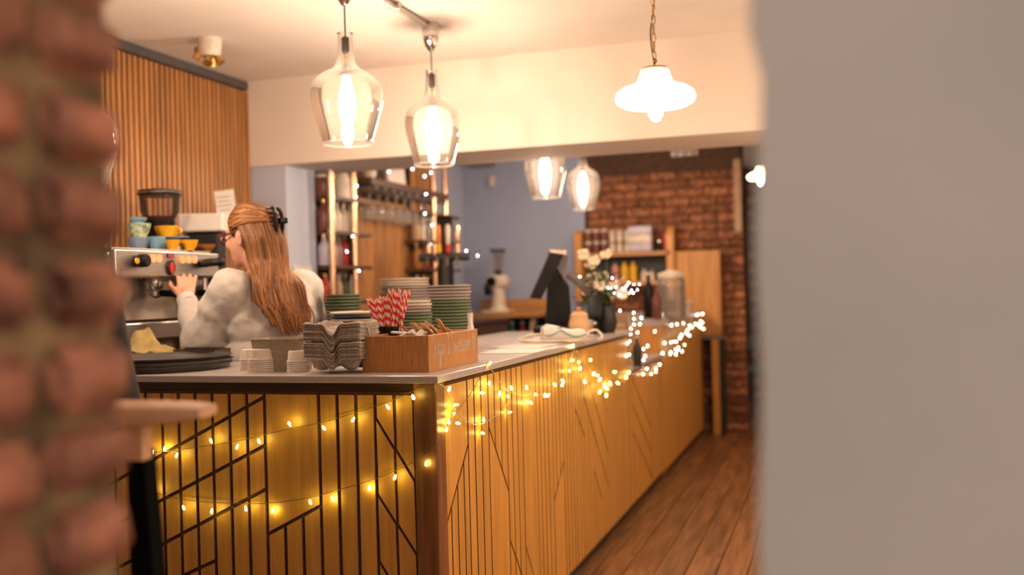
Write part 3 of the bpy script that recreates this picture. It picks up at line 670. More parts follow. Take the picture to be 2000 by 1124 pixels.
# clear plastic cup of napkin squares between the pot stacks
p = pZ(551, 716, ZT); t = thing('plastic_cup', 'clear plastic cup standing between the two paper pot stacks', 'cup', p)
part('cup_wall', shell([(0.024, 0), (0.026, 0.001), (0.031, 0.062), (0.033, 0.064), (0.031, 0.066)], 24), 'glass2', t, True)
part('contents', cyl((0, 0, 0.002), 0.0235, 0.052, 20, r2=0.028), 'card', t, True)
# open card box
a = pZ(512, 712, ZT); d = 2.98
p = px(555, 706, 3.08); p.z = ZT; t = thing('card_box', 'open grey-brown card box behind the paper pots', 'box', p, 0.06)
def taper(w0, d0, w1, d1, h, th):
    P = lambda w_, d_, z: [Vector((-w_ / 2, -d_ / 2, z)), Vector((w_ / 2, -d_ / 2, z)), Vector((w_ / 2, d_ / 2, z)), Vector((-w_ / 2, d_ / 2, z))]
    A, B, C, D = P(w0, d0, 0), P(w1, d1, h), P(w1 - th * 2, d1 - th * 2, h), P(w0 - th * 2, d0 - th * 2, th)
    V = A + B + C + D; F = [(3, 2, 1, 0), (12, 13, 14, 15)]
    for k in range(4):
        j = (k + 1) % 4; F += [(k, j, 4 + j, 4 + k), (4 + k, 4 + j, 8 + j, 8 + k), (8 + k, 8 + j, 12 + j, 12 + k)]
    return V, F
part('tub', taper(.135, .10, .156, .12, .098, .003), 'card', t)
part('rim', tube([Vector((sx * .079, sy * .061, .099)) for sx, sy in ((-1, -1), (1, -1), (1, 1), (-1, 1))], .002, 6, True), 'card', t)
# moulded pulp cup carriers, stacked
def carrier():
    n = 37; W = 0.20; V = []; F = []
    def zf(u, v):
        e = max(abs(u), abs(v))
        well = sum(math.exp(-(((u - a) / .034) ** 2 + ((v - b2) / .034) ** 2) ** 2) for a in (-.052, .052) for b2 in (-.052, .052))
        notch = math.exp(-((u / .021) ** 2) ** 1.3) + math.exp(-((v / .021) ** 2) ** 1.3) * 0.9
        rimf = max(0.0, (e - .088) / .012)
        return -.040 * min(1, well) - .034 * min(1, notch) * (0.55 + 0.45 * min(1, max(0, (e - .03) / .05))) - 0.007 * rimf * rimf
    for s in (0, 1):
        for i in range(n):
            for j in range(n):
                u, v = -W / 2 + W * i / (n - 1), -W / 2 + W * j / (n - 1); V.append(Vector((u, v, .050 + zf(u, v) - s * .0028)))
    for i in range(n - 1):
        for j in range(n - 1):
            a = i * n + j; F.append((a, a + n, a + n + 1, a + 1)); b2 = a + n * n; F.append((b2, b2 + 1, b2 + n + 1, b2 + n))
    for i in range(n - 1):
        for a, b2 in ((i * n, (i + 1) * n), (i * n + n - 1, (i + 1) * n + n - 1), (i, i + 1), ((n - 1) * n + i, (n - 1) * n + i + 1)):
            F.append((a, b2, b2 + n * n, a + n * n))
    return mesh('cup_carrier', (V, F), 'pulp', True)
CM = carrier(); p = px(670, 716, 2.97); rz = 0.12
for k in range(18):
    o = add('cup_carrier', CM, None, (p.x + random.uniform(-.002, .002), p.y + random.uniform(-.002, .002), ZT + 0.002 + k * 0.0056 + (0.006 if k > 8 else 0)), rot('Z', rz + random.uniform(-.02, .02)), (.87, .87, 1))
    tag(o, {17: 'topmost grey pulp cup carrier, its four cup wells showing', 0: 'bottom grey pulp cup carrier, resting on the worktop'}.get(k, 'grey moulded pulp cup carrier inside the tall stack beside the sugar box'), 'cup carrier', 'stacked cup carriers')
# sugar box: corner edge nearest the camera at (838, 728)
A = pZ(838, 728, ZT); Bp = pZ(962, 700, ZT); Cp = pZ(713, 727, ZT)
rzb = math.atan2((Bp - A).y, (Bp - A).x); Ls = (Bp - A).length
ex_, ey_ = Vector((math.cos(rzb), math.sin(rzb), 0)), Vector((-math.sin(rzb), math.cos(rzb), 0))
Lf = abs((Cp - A).dot(ey_)); Lf = min(max(Lf, 0.17), 0.26); Ls = min(max(Ls, 0.25), 0.42)
HB = 0.106; tb = 0.009
t = thing('sugar_box', 'open wooden condiment box with white handwriting on its side', 'box', A, rzb)
part('end_panel', rbox((tb / 2, Lf / 2, HB / 2), (tb, Lf, HB), .0012, seg=1), 'boxw', t)
part('end_panel', rbox((Ls - tb / 2, Lf / 2, HB / 2), (tb, Lf, HB), .0012, seg=1), 'boxw', t)
sp_ = part('side_panel', rbox((Ls / 2, tb / 2 - .0005, HB / 2), (Ls - .0005, tb, HB + .0008), .0012, seg=1), 'boxw', t)
part('side_panel', rbox((Ls / 2, Lf - tb / 2, HB / 2), (Ls - 2 * tb, tb, HB), .0012, seg=1), 'boxw', t)
part('bottom', bb(tb, Ls - tb, tb, Lf - tb, 0.0005, 0.008), 'boxin', t)
part('divider', bb(Ls * .5, Ls * .5 + .006, tb, Lf - tb, 0.008, HB * .8), 'boxin', t)
# handwriting as pen strokes (unit = x-height 1)
GL = {
 'S': ([[(.75, 1.75), (.55, 2.0), (.25, 1.9), (.12, 1.55), (.3, 1.2), (.6, .9), (.68, .45), (.45, .05), (.1, .1)]], .95),
 'u': ([[(.05, .95), (.05, .35), (.2, .02), (.45, .1), (.58, .5), (.6, .95)], [(.6, .95), (.62, .3), (.72, .02)]], .85),
 'g': ([[(.6, .8), (.4, .98), (.12, .8), (.1, .35), (.3, .05), (.55, .3), (.6, .9)], [(.6, .9), (.62, -.2), (.55, -.85), (.3, -1.0), (.12, -.7), (.3, -.35), (.75, .0)]], .85),
 'a': ([[(.55, .8), (.35, .98), (.1, .7), (.1, .25), (.3, .02), (.52, .35), (.58, .9)], [(.58, .9), (.6, .25), (.72, .02)]], .82),
 'r': ([[(.05, .95), (.1, .0)], [(.1, .55), (.25, .9), (.5, .95)]], .6),
 '&': ([[(.25, 1.9), (.3, -.05)], [(.1, 1.75), (.5, 1.95), (.7, 1.5), (.3, 1.05), (.75, .8), (.7, .2), (.3, .05), (.12, .3)]], 1.1),
 'w': ([[(.02, .95), (.2, .05), (.4, .75), (.6, .05), (.82, .95)]], .95),
 'e': ([[(.08, .5), (.5, .55), (.5, .85), (.28, 1.0), (.08, .7), (.08, .3), (.28, .02), (.58, .2)]], .72),
 't': ([[(.28, 1.7), (.25, .3), (.4, .02), (.55, .1)], [(.02, 1.1), (.55, 1.15)]], .65),
 'n': ([[(.05, .95), (.1, 0)], [(.1, .55), (.3, .95), (.5, .85), (.55, .0)]], .75),
 '<': ([[(.55, -.2), (.1, .9), (.15, 1.5), (.4, 1.55), (.55, 1.1), (.75, 1.6), (1.0, 1.5), (1.0, .95), (.55, -.2)]], 1.2)}
txt = 'Sugar & Sweetener <'; xs = 0; geos = []
wtot = sum((GL[c][1] if c in GL else .6) for c in txt); x0w, x1w = Ls * .075, Ls * .93; un = (x1w - x0w) / wtot; uz = un * 1.38
for c in txt:
    if c not in GL: xs += .6; continue
    for st in GL[c][0]:
        pts = [Vector((x0w + (xs + a) * un, -0.0012, HB * .40 + b2 * uz)) for a, b2 in st]
        geos.append(tube(catmull(pts, 4), 0.0009, 5))
    xs += GL[c][1]
part('lettering', geos, 'chalk', sp_)['kind'] = 'stuff'
# stirrers and sachets in the box
W3 = lambda p: A + ex_ * p[0] + ey_ * p[1] + Vector((0, 0, p[2]))
for i in range(16):
    L = .175; a = Vector((Ls * (.62 + .02 * i), tb + .025 + (i % 5) * .026, .050 + .005 * (i % 3))); ang = 2.55 + random.uniform(-.10, .10)
    b2 = a + Vector((math.cos(ang) * L, random.uniform(-.01, .01), math.sin(ang) * L * .80))
    o = part('stirrer', beam(W3(a) - A, W3(b2) - A, .011, .0018), 'stick'); o.location = A
    tag(o, 'flat wooden stirrer leaning in the sugar box', 'stirrer', 'stirrers in the sugar box')
for i in range(9):
    c = Vector((Ls * (.10 + .075 * i), tb + .05 + (i * 37 % 80) * .001, .098 + (i % 3) * .006 - (.012 if i > 6 else 0)))
    o = part('sugar_sachet', rbox((0, 0, 0), (.056, .03, .007), .003, rot('Z', rzb + i * .9) @ rot('X', .5 - .25 * (i % 4)) @ rot('Y', .6 - .35 * (i % 3))), 'paper'); o.location = W3(c)
    tag(o, 'white paper sugar sachet heaped in the sugar box', 'sachet', 'sachets in the sugar box')
# paper straws in a black cup
p = px(760, 655, 3.12); p.z = ZT; t = thing('straw_cup', 'small black cup holding striped straws', 'cup', p)
q = px(757, 640, 3.12)
part('cup_wall', shell([(0.0, 0.002), (.030, .002), (.037, .125), (.040, .127), (.040, .122), (.033, 0.0), (0.0, 0.0)], 28), 'black', t, True)
SM = mesh('paper_straw', shell([(.0040, 0), (.0040, .2), (.0029, .2), (.0029, 0)], 10), 'straw', True)
for i in range(34):
    a = -1.0 + 2.0 * (i % 17) / 16; back = (i // 17) * .018
    ft = p + Rv * (a * .016) + Fv * (back - .012 + random.uniform(-.006, .006)) + Vector((0, 0, .015 + (.022 if a > .05 else 0) + random.uniform(-.004, .012)))
    top = p + Rv * (a * .062 + random.uniform(-.004, .004)) + Fv * (back * 1.6 - .02 + random.uniform(-.012, .012)) + Vector((0, 0, .215))
    dvec = (top - ft).normalized()
    tag(add('paper_straw', SM, None, ft, Vector((0, 0, 1)).rotation_difference(dvec).to_matrix()), 'red and white striped paper straw standing in the black cup', 'straw', 'striped straws in the black cup')
o = add('paper_straw', SM, None, p + Rv * .045 - Fv * .02 + Vector((0, 0, .045)), rot('Y', -.03)); tag(o, 'striped paper straw hooked outside the black cup', 'straw')
# plate stacks
def plate_mesh(r, m, h=.016):
    return mesh('plate', lathe([(0, .004), (r * .62, .004), (r * .70, .007), (r * .97, h - .001), (r, h), (r, h - .004), (r * .72, .001), (r * .6, 0), (0, 0)], 40), m, True)
def plates(x, d, r_px, y_top, seq, label, dz, tilt=0):
    c = px(x, 640, d); r = r_px * d / FPX; z1 = px(x, y_top, d).z; n = int((z1 - ZT) / dz); me = {}
    for k in range(n):
        m = seq(k / n); 
        if m not in me: me[m] = plate_mesh(r, m, dz * 1.5)
        nm = {'plategrey': 'grey', 'plategreen': 'green', 'platenavy': 'dark navy', 'platewhite': 'cream'}[m]
        o = add('plate', me[m], None, (c.x + random.uniform(-.003, .003), c.y + random.uniform(-.003, .003), ZT + .0005 + k * dz)); tag(o, (f'topmost {nm} plate on {label}' if k == n - 1 else f'{nm} plate within {label}'), 'plate', f'{nm} plates in {label}')
plates(879, 3.95, 43, 559, lambda s: 'plategreen' if .16 < s < .74 else 'plategrey', 'the tall stack behind the sugar box', .0125)
plates(792, 4.42, 48, 547, lambda s: 'platewhite' if s > .86 else 'plategrey', 'the tallest stack behind the straws', .0125)
plates(812, 3.62, 32, 588, lambda s: 'plategreen' if .5 < s < .72 else ('platewhite' if s > .86 else 'plategrey'), 'the short stack between the straws and the green plates', .0115)
plates(672, 3.86, 36, 578, lambda s: 'plategreen' if s > .72 else 'plategrey', 'the wide stack left of the straws', .0125)
plates(692, 3.50, 45, 606, lambda s: 'platewhite' if s > .86 else ('platenavy' if int(s * 9) % 2 else 'plategrey'), 'the low stack just behind the cup carriers', .0125)
p = px(920, 668, 3.75); p.z = ZT; t = thing('milk_bottle', 'slim white bottle beside the green plate stack', 'bottle', p)
part('body', lathe([(0, 0), (.014, 0), (.016, .004), (.016, .075), (.009, .11), (.009, .135), (0, .136)], 18), 'white', t, True); part('cap', cyl((0, 0, .133), .0105, .016, 14), 'bwhite', t, True)
# menus on the worktop
for i, (x, y, rz_, lab) in enumerate(((1010, 686, .05, 'white menu sheet lying nearest the sugar box'), (1030, 677, -.12, 'white menu sheet lying under the others on the worktop'), (1062, 668, .1, 'white menu sheet lying in front of the white handset'), (1085, 662, .35, 'white menu sheet tucked under the white handset'))):
    p = pZ(x, y, ZT); tag(part('menu_sheet', rbox((p.x, p.y, ZT + .0015 + .0016 * i), (.21, .297, .0014), .0005, rot('Z', rz_), seg=1), 'paper'), lab, 'menu', 'menu sheets on the worktop')
# white handset with teal lines and its cable
p = px(1100, 655, 4.25); p.z = ZT + .0085; rzh = 0.45
t = thing('white_handset', 'white rounded handset with teal wavy lines lying on the menus', 'handset', p, rzh)
sec = []; L = .19
prof = [(-.5, .030, .034), (-.47, .048, .060), (-.36, .054, .074), (-.2, .052, .068), (0, .048, .056), (.2, .046, .048), (.4, .046, .050), (.47, .042, .046), (.5, .03, .03)]
V = []; F = []; n = 16
for (s, hw, h) in prof:
    for k in range(n):
        a = 2 * PI * k / n; cx, cz = math.cos(a), math.sin(a); e = 0.55
        V.append(Vector((s * L, hw * math.copysign(abs(cx) ** e, cx), h / 2 + h / 2 * math.copysign(abs(cz) ** e, cz))))
for i in range(len(prof) - 1):
    for k in range(n): F.append((i * n + k, i * n + (k + 1) % n, (i + 1) * n + (k + 1) % n, (i + 1) * n + k))
F.append(tuple(range(n))); F.append(tuple((len(prof) - 1) * n + k for k in range(n)))
part('body', (V, F), 'white', t, True)
part('teal_line', tube(catmull([(-.092, -.044, .03), (-.07, -.0535, .026), (-.045, -.0545, .034), (-.02, -.052, .046), (0.0, -.0505, .036), (.03, -.0485, .022), (.055, -.0475, .018), (.09, -.046, .028)], 5), .0022, 5), 'teal', t, True)
part('teal_line', tube([(-.03, -.048, .058), (-.012, -.047, .058)], .002, 5), 'teal', t, True)
cb = [Vector(q) for q in ((-.095, 0, .03), (-.15, -.01, .03), (-.20, -.05, .012), (-.17, -.12, .008), (-.05, -.16, .008), (.06, -.11, .008))]
part('cable', tube(catmull(cb, 6), .005, 8), 'cream_cable', t, True)
part('cable', tube(catmull([Vector(q) for q in ((.095, 0, .02), (.12, .02, .035), (.15, .03, .04), (.17, .01, .02), (.16, -.03, .006), (.14, -.07, .005))], 6), .0055, 8), 'cream_cable', t, True)
# till on its stand
p = px(1090, 650, 5.15); p.z = ZT; t = thing('till_terminal', 'black till with a steeply tilted screen on the worktop', 'till', p)
def tl(x, y, d): return px(x, y, d) - p
part('base', rbox((0.0, 0, .02), (.20, .24, .04), .01), 'black', t)
part('stand', prism([tl(1066, 650, 5.1), tl(1118, 645, 5.1), tl(1112, 560, 5.1), tl(1082, 515, 5.1), tl(1070, 560, 5.1)], Fv * .10), 'black', t)
scr = [tl(1036, 583, 5.0), tl(1057, 585, 5.0), tl(1101, 497, 5.0), tl(1076, 492, 5.0)]
part('screen', prism(scr, Fv * .27), 'black', t)
part('screen_edge', prism([tl(1072, 488, 4.99), tl(1076, 493, 4.99), tl(1105, 498, 4.99), tl(1107, 489, 4.99)], Fv * .29), 'bwhite', t)
part('receipt_printer', prism([tl(1095, 498, 5.1), tl(1110, 500, 5.1), tl(1098, 560, 5.1), tl(1086, 560, 5.1)], Fv * .12), 'greyd', t)
part('side_arm', tube([tl(1108, 535, 5.12), tl(1125, 545, 5.12), tl(1160, 580, 5.12)], .022, 8), 'greyd', t, True)
p = px(1132, 650, 4.9); p.z = ZT; t = thing('biscuit_jar', 'squat tan jar with an orange knob beside the till', 'jar', p)
part('body', lathe([(0, 0), (.035, 0), (.05, .02), (.052, .06), (.042, .09), (.045, .10), (.03, .115), (0, .118)], 24), 'stick', t, True); part('knob', sph((0, 0, .128), .013), 'orange', t, True)
p = px(1164, 648, 5.0); p.z = ZT; t = thing('card_reader', 'black card reader on a stand next to the tan jar', 'card reader', p)
part('stand', lathe([(0, 0), (.035, 0), (.035, .01), (.014, .02), (.014, .10), (0, .10)], 18), 'black', t, True)
part('reader', rbox((0, 0, .13), (.075, .05, .12), .012, rot('X', -.35)), 'black', t, True); part('round_button', sph((.005, -.045, .055), .012), 'chrome', t, True)
# flowers in a vase at the end of the worktop
p = px(1185, 645, 5.08); p.z = ZT; t = thing('flower_vase', 'dark vase of cream flowers wrapped in fairy lights at the counter end', 'flowers', p)
part('vase', lathe([(0, 0), (.04, 0), (.055, .05), (.045, .11), (.03, .14), (.036, .15), (.03, .15), (0, .1)], 22), 'dark', t, True)
fl_pts = [(1140, 499), (1162, 512), (1152, 520), (1185, 500), (1158, 545), (1179, 543), (1171, 559), (1200, 560), (1215, 575), (1190, 580)]
pet = mesh('flower', [sph((0, 0, 0), .013, 10, 6)] + [sph((.017 * math.cos(a), .017 * math.sin(a), .003 + .01 * (k % 2)), (.016, .016, .008), 8, 5, rot('Z', a) @ rot('Y', -.4)) for k, a in enumerate([2 * PI * i / 7 for i in range(7)])], 'petal', True)
for i, (x, y) in enumerate(fl_pts):
    c = px(x, y, 5.08 + random.uniform(-.06, .06)) - p; part('stem', tube(catmull([(0, 0, .14), c * .5 + Vector((0, 0, .06)), c], 5), .003, 5), 'leaf', t, True)
    add('flower', pet, t, c, rot('X', random.uniform(.6, 1.4)) @ rot('Y', random.uniform(-.5, .5)), (1.05,) * 3)
lf = mesh('leaf', prism([Vector(q) for q in ((0, 0, 0), (.012, .02, .004), (.014, .05, .006), (0, .085, 0), (-.014, .05, .006), (-.012, .02, .004))], (0, 0, .001)), 'leaf')
for i in range(26):
    add('leaf', lf, t, Vector((random.uniform(-.13, .06), random.uniform(-.05, .05), random.uniform(.13, .30))), Matrix.Rotation(random.uniform(0, 6.3), 3, 'Z') @ rot('X', random.uniform(-.6, .9)))
b5 = [(1187, 562), (1193, 563), (1203, 561), (1200, 573), (1209, 577), (1216, 564), (1222, 561), (1228, 552), (1238, 556), (1245, 567), (1249, 556), (1230, 573), (1237, 573), (1233, 568), (1132, 541), (1196, 543), (1218, 566), (1225, 558)]
w5 = [px(1132, 541, 5.0), px(1165, 550, 5.0), px(1196, 545, 5.0), px(1205, 570, 5.0), px(1228, 555, 5.0), px(1248, 560, 5.0), px(1236, 575, 5.0)]
fairy('fairy lights tangled on top of the flowers at the counter end', [w5], [(px(x, y, 4.98 + random.uniform(-.05, .05)), RU()) for x, y in b5], LEDF, 'wiredark', .5)
# wooden crate rail behind the flowers, dark bottles
p = px(1207, 640, 5.55); p.z = ZN + .024; t = thing('display_crate', 'small slatted wood crate standing in the gap behind the fairy lights', 'crate', p)
for z in (.04, .16, .25): part('rail', rbox((0, -.09, z), (.16, .012, .045), .002, seg=1), 'tan', t); part('rail', rbox((0, .09, z), (.16, .012, .045), .002, seg=1), 'tan', t)
for sx in (-1, 1):
    for sy_ in (-1, 1): part('corner_post', rbox((sx * .07, sy_ * .075, .14), (.02, .02, .28), .002, seg=1), 'tan', t)
part('base', bb(-.08, .08, -.09, .09, 0, .012), 'tan', t)
# far worktop things
FZ = ZT - TH / 2 + .012 + .0225
def on_far(x, y=630): q = pZ(x, y, FZ); return q
def onf(x, d): q = px(x, 620, d); q.z = FZ; return q
t = thing('drinks_dispenser', 'large clear glass drinks dispenser with a lid on the far counter', 'dispenser', onf(1312, 6.55))
part('jar', shell([(.0, .002), (.088, .002), (.092, .01), (.092, .24), (.086, .26), (.08, .265)], 36), 'glass2', t, True)
part('water', cyl((0, 0, .006), .086, .20, 30), M['glass2'], t, True)
part('lid', lathe([(.0, .315), (.02, .31), (.05, .30), (.084, .29), (.086, .262), (.0, .262)], 30), 'bwhite', t, True)
part('tap', tube([(-.03, -.088, .03), (-.04, -.12, .03), (-.04, -.12, .005)], .008, 8), 'chrome', t, True)
t = thing('glass_jar', 'small clear glass jar beside the drinks dispenser', 'jar', onf(1343, 6.9)); part('jar', shell([(0, .002), (.032, .002), (.034, .07), (.03, .085), (.033, .09)], 24), 'glass2', t, True); part('lid', cyl((0, 0, .088), .034, .012, 20), 'bwhite', t, True)
def bottle(x, d, h, r, m, label, z=None, y=620, capm='bwhite', group=None):
    q = px(x, y, d)
    if z is not None: q.z = z
    t = thing('bottle', label, 'bottle', q, 0, group)
    part('body', lathe([(0, 0), (r * .95, 0), (r, .004), (r, h * .58), (r * .9, h * .66), (r * .38, h * .80), (r * .36, h * .97), (0, h * .97)], 18), m, t, True); part('cap', cyl((0, 0, h * .94), r * .42, h * .06, 12), capm, t, True); return t
bottle(1268, 6.45, .30, .035, 'black', 'tall black bottle left of the drinks dispenser', FZ)
bottle(1283, 6.3, .20, .03, 'brownjar', 'brown bottle with a red cap left of the drinks dispenser', FZ, capm='red')
bottle(1243, 5.35, .16, .022, 'dark', 'slim black bottle standing in the counter gap', ZN + .024)

# ================================================================== ESPRESSO STATION on the left
ZB = 0.92; XM = -2.47
yb0, yb1 = 2.95, YB - 0.03
t = thing('back_bar', 'dark back bar cabinet under the espresso machine', 'cabinet', (-2.835, 3.92, 0))
part('top', rbox((0, 0, ZB - .015), (.74, 1.98, .03), .004), 'darkwood', t)
part('carcass', bb(-.36, .33, -.97, .97, .08, ZB - .03), 'darkwood', t)
part('plinth', bb(-.33, .28, -.95, .95, 0, .08), 'dark', t)
for k in range(4): d_ = part('door', rbox((.338, -.66 + .44 * k, .48), (.016, .42, .76), .003), 'darkwood', t); part('handle', bar((.36, -.5 + .44 * k, .7), (.36, -.5 + .44 * k, .8), .006), 'steel', d_)
# machine: front faces the barista (+X)
ym0 = 2.98; ym1 = pX(428, 520, XM).y
zt_ = pX(340, 492, XM).z; zb_ = pX(340, 540, XM).z
t = thing('espresso_machine', 'steel espresso machine with glowing orange buttons, barista at its front', 'espresso machine', (XM, (ym0 + ym1) / 2, ZB))
Bm = Vector((XM, (ym0 + ym1) / 2, ZB)); hy = (ym1 - ym0) / 2; z1, z0 = zt_ - ZB, zb_ - ZB
fp = part('front_panel', rbox((-.012, 0, (z0 + z1) / 2), (.024, 2 * hy, z1 - z0), .004), 'steel', t)
part('upper_body', rbox((-.30, 0, (z0 + z1) / 2 - .006), (.54, 2 * hy - .01, z1 - z0), .01), 'steel', t)
part('cup_tray', rbox((-.28, 0, z1 + .004), (.50, 2 * hy - .04, .012), .004), 'chrome', t)
part('back_splash', rbox((-.17, 0, (z0 + .10) / 2 + .04), (.03, 2 * hy - .02, z0 - .08), .004), 'splash', t)
part('side_panel', rbox((-.28, -hy + .02, z0 / 2 + .03), (.46, .03, z0 - .02), .01), 'steel', t); part('side_panel', rbox((-.28, hy - .02, z0 / 2 + .03), (.46, .03, z0 - .02), .01), 'steel', t)
zd = pX(310, 628, XM - .02).z - ZB; zd0 = pX(310, 662, XM - .02).z - ZB
dt = part('drip_tray', rbox((-.16, 0, (zd + zd0) / 2), (.34, 2 * hy - .03, zd - zd0), .006), 'steel', t)
for k in range(22): part('grille_bar', beam((-.30, -hy + .04 + k * (2 * hy - .08) / 21, zd + .004), (-.02, -hy + .04 + k * (2 * hy - .08) / 21, zd + .004), .010, .005), 'black', dt)
for sx in (-.05, -.5):
    for s_ in (-1, 1): part('foot', cyl((sx, s_ * (hy - .05), 0.001), .022, max(zd0, .03), 14), 'blackr', t, True)
def mp(x, y, off=0.0): return pX(x, y, XM + off) - Bm
RX = rot('Y', PI / 2)
for x, y in ((288, 505), (300, 505), (312, 505), (357, 507), (369, 507), (381, 507)):
    bt = part('button', lathe([(0, .006), (.0105, .006), (.0125, .003), (.0125, 0)], 16, mp(x, y, .001), RX), 'bwhite', fp, True)
    part('button_ring', tube([mp(x, y, .007) + Vector((0, .0125 * math.cos(a), .0125 * math.sin(a))) for a in [2 * PI * k / 16 for k in range(16)]], .0032, 6, True), 'orangeled', t, True)
dp = part('display', rbox(mp(334, 500, .003), (.006, .036, .018), .002), 'black', t)
def seg8(c, w_, h_):
    return [tube([c + Vector((0, a * w_, b * h_)), c + Vector((0, a2 * w_, b2 * h_))], .0011, 4) for a, b, a2, b2 in ((-1, 1, 1, 1), (-1, 0, 1, 0), (-1, -1, 1, -1), (-1, -1, -1, 1), (1, -1, 1, 1))]
for k in (-1, 1): part('digit', seg8(mp(334, 500, .0066) + Vector((0, k * .008, 0)), .004, .0055), 'redled', dp)
part('badge', lathe([(0, .006), (.9, .006), (1, 0)], 28, mp(335, 523, .002), RX @ Matrix.Diagonal((.026, .018, 1))), 'red', t, True)
part('badge_rim', tube([mp(335, 523, .006) + Vector((0, .020 * math.cos(a), .028 * math.sin(a))) for a in [2 * PI * k / 24 for k in range(24)]], .004, 6, True), 'black', t, True)
for x, y in ((268, 510),):
    kb = part('steam_knob', lathe([(0, .05), (.018, .05), (.024, .044), (.026, .01), (.02, 0)], 18, mp(x, y, 0), RX), 'black', t, True); part('knob_cap', lathe([(0, .004), (.011, .003), (.012, 0)], 14, mp(x, y, .05), RX), 'mustard', kb, True)
part('steam_lever', tube([mp(398, 515, .0), mp(400, 515, .04), mp(412, 513, .06), mp(432, 512, .07)], .017, 10), 'black', t, True)
part('lever_knob', sph(mp(430, 512, .075), .02), 'black', t, True)
for i, x in enumerate((300, 372)):
    c = mp(x, 548, -.10); c.z = z0
    gh = part('group_head', lathe([(.032, 0), (.036, -.01), (.036, -.04), (.030, -.05), (0, -.05)], 22, c), 'chrome', t, True)
    part('portafilter_rim', lathe([(.035, -.052), (.038, -.056), (.036, -.075), (.02, -.085), (0, -.085)], 22, c), 'chrome', gh, True)
    part('portafilter_handle', tube([c + Vector((.03, 0, -.065)), c + Vector((.08, .005, -.068)), c + Vector((.19, .012, -.085))], .014, 10), 'black', gh, True)
part('steam_wand', tube(catmull([mp(428, 530, .0), mp(430, 545, .03), mp(428, 575, .05), mp(425, 600, .05)], 5), .005, 8), 'chrome', t, True)
# cups on the machine
ZC = ZB + z1 + .011
def bowl(x, y, d, r, h, m, label, name='cup', handle=False, foot=.6, z=None):
    q = px(x, y, d)
    if z is not None: q.z = z
    t = thing(name, label, name.replace('_', ' '), q, 0, 'crockery on the espresso machine')
    part('wall', lathe([(0, 0), (r * foot, 0), (r * foot, .004), (r * .86, h * .45), (r, h), (r * .95, h), (r * .8, h * .5), (r * .5, .008), (0, .008)], 26), m, t, True)
    if handle: part('handle', tube(catmull([(r * .9, 0, h * .8), (r * 1.35, 0, h * .75), (r * 1.4, 0, h * .45), (r * .85, 0, h * .35)], 5), .005, 7), m, t, True)
    return t
bowl(272, 486, 4.0, .045, .052, 'slateglaze', 'slate blue bowl at the left end of the machine top', z=ZC)
bowl(272, 462, 4.0, .047, .055, 'greenglaze', 'mottled pale green bowl stacked on the slate blue one', 'cup', z=ZC + .054)
bowl(270, 440, 4.0, .036, .022, 'blueglaze', 'small light blue dish on top of the mottled green bowl', 'cup', z=ZC + .111)
bowl(307, 487, 4.03, .036, .056, 'blueglaze', 'light blue cup between the slate blue bowl and the mustard cups', z=ZC)
bowl(338, 488, 4.0, .028, .040, 'mustard', 'small mustard cup below the blue saucer', z=ZC)
bowl(368, 490, 4.08, .040, .042, 'mustard', 'mustard cup at the right of the row on the machine', z=ZC)
bowl(400, 492, 4.22, .045, .030, 'amber', 'low dark amber bowl at the right end of the machine top', z=ZC)
bowl(340, 482, 4.22, .034, .05, 'bwhite', 'cream cup carrying the blue saucer, behind the mustard ones', z=ZC)
sz = ZC + .051
t = thing('saucer', 'light blue saucer under the upper mustard cup', 'saucer', (px(340, 470, 4.22).x, px(340, 470, 4.22).y, sz), 0, 'crockery on the espresso machine'); part('dish', lathe([(0, 0), (.03, 0), (.062, .012), (.062, .015), (.028, .005), (0, .005)], 28), 'blueglaze', t, True)
bowl(326, 462, 4.22, .05, .054, 'mustard', 'large mustard cup standing on the blue saucer', handle=True, z=sz + .0065)
# grinder with clear hopper beyond the machine
q = px(315, 500, 4.62); t = thing('coffee_grinder', 'coffee grinder with a clear round hopper and dark lid before the slats', 'coffee grinder', (q.x, q.y, ZB))
zz = lambda y: px(315, y, 4.62).z - ZB
part('base', rbox((0, 0, .02), (.20, .24, .04), .01), 'black', t); part('body', rbox((0, 0, .04 + (zz(470) - .04) / 2), (.15, .18, zz(470) - .04), .02), 'black', t, True)
part('collar', cyl((0, 0, zz(470)), .05, zz(432) - zz(470), 20, r2=.07), 'black', t, True)
part('hopper', shell([(.06, zz(434)), (.088, zz(415)), (.092, zz(382))], 32), 'hopper', t, True)
part('beans', cyl((0, 0, zz(432)), .055, .02, 24, r2=.07), 'brownjar', t, True)
part('lid', lathe([(.094, zz(384)), (.097, zz(380)), (.096, zz(373)), (.05, zz(370)), (0, zz(370))], 32), 'black', t, True); part('lid_rim', tube([Vector((.096 * math.cos(a), .096 * math.sin(a), zz(378))) for a in [2 * PI * k / 32 for k in range(32)]], .004, 6, True), 'chrome', t, True)
part('spout', rbox((.09, 0, .2), (.05, .06, .05), .01), 'black', t); part('fork', rbox((.1, 0, .14), (.06, .05, .012), .004), 'chrome', t)
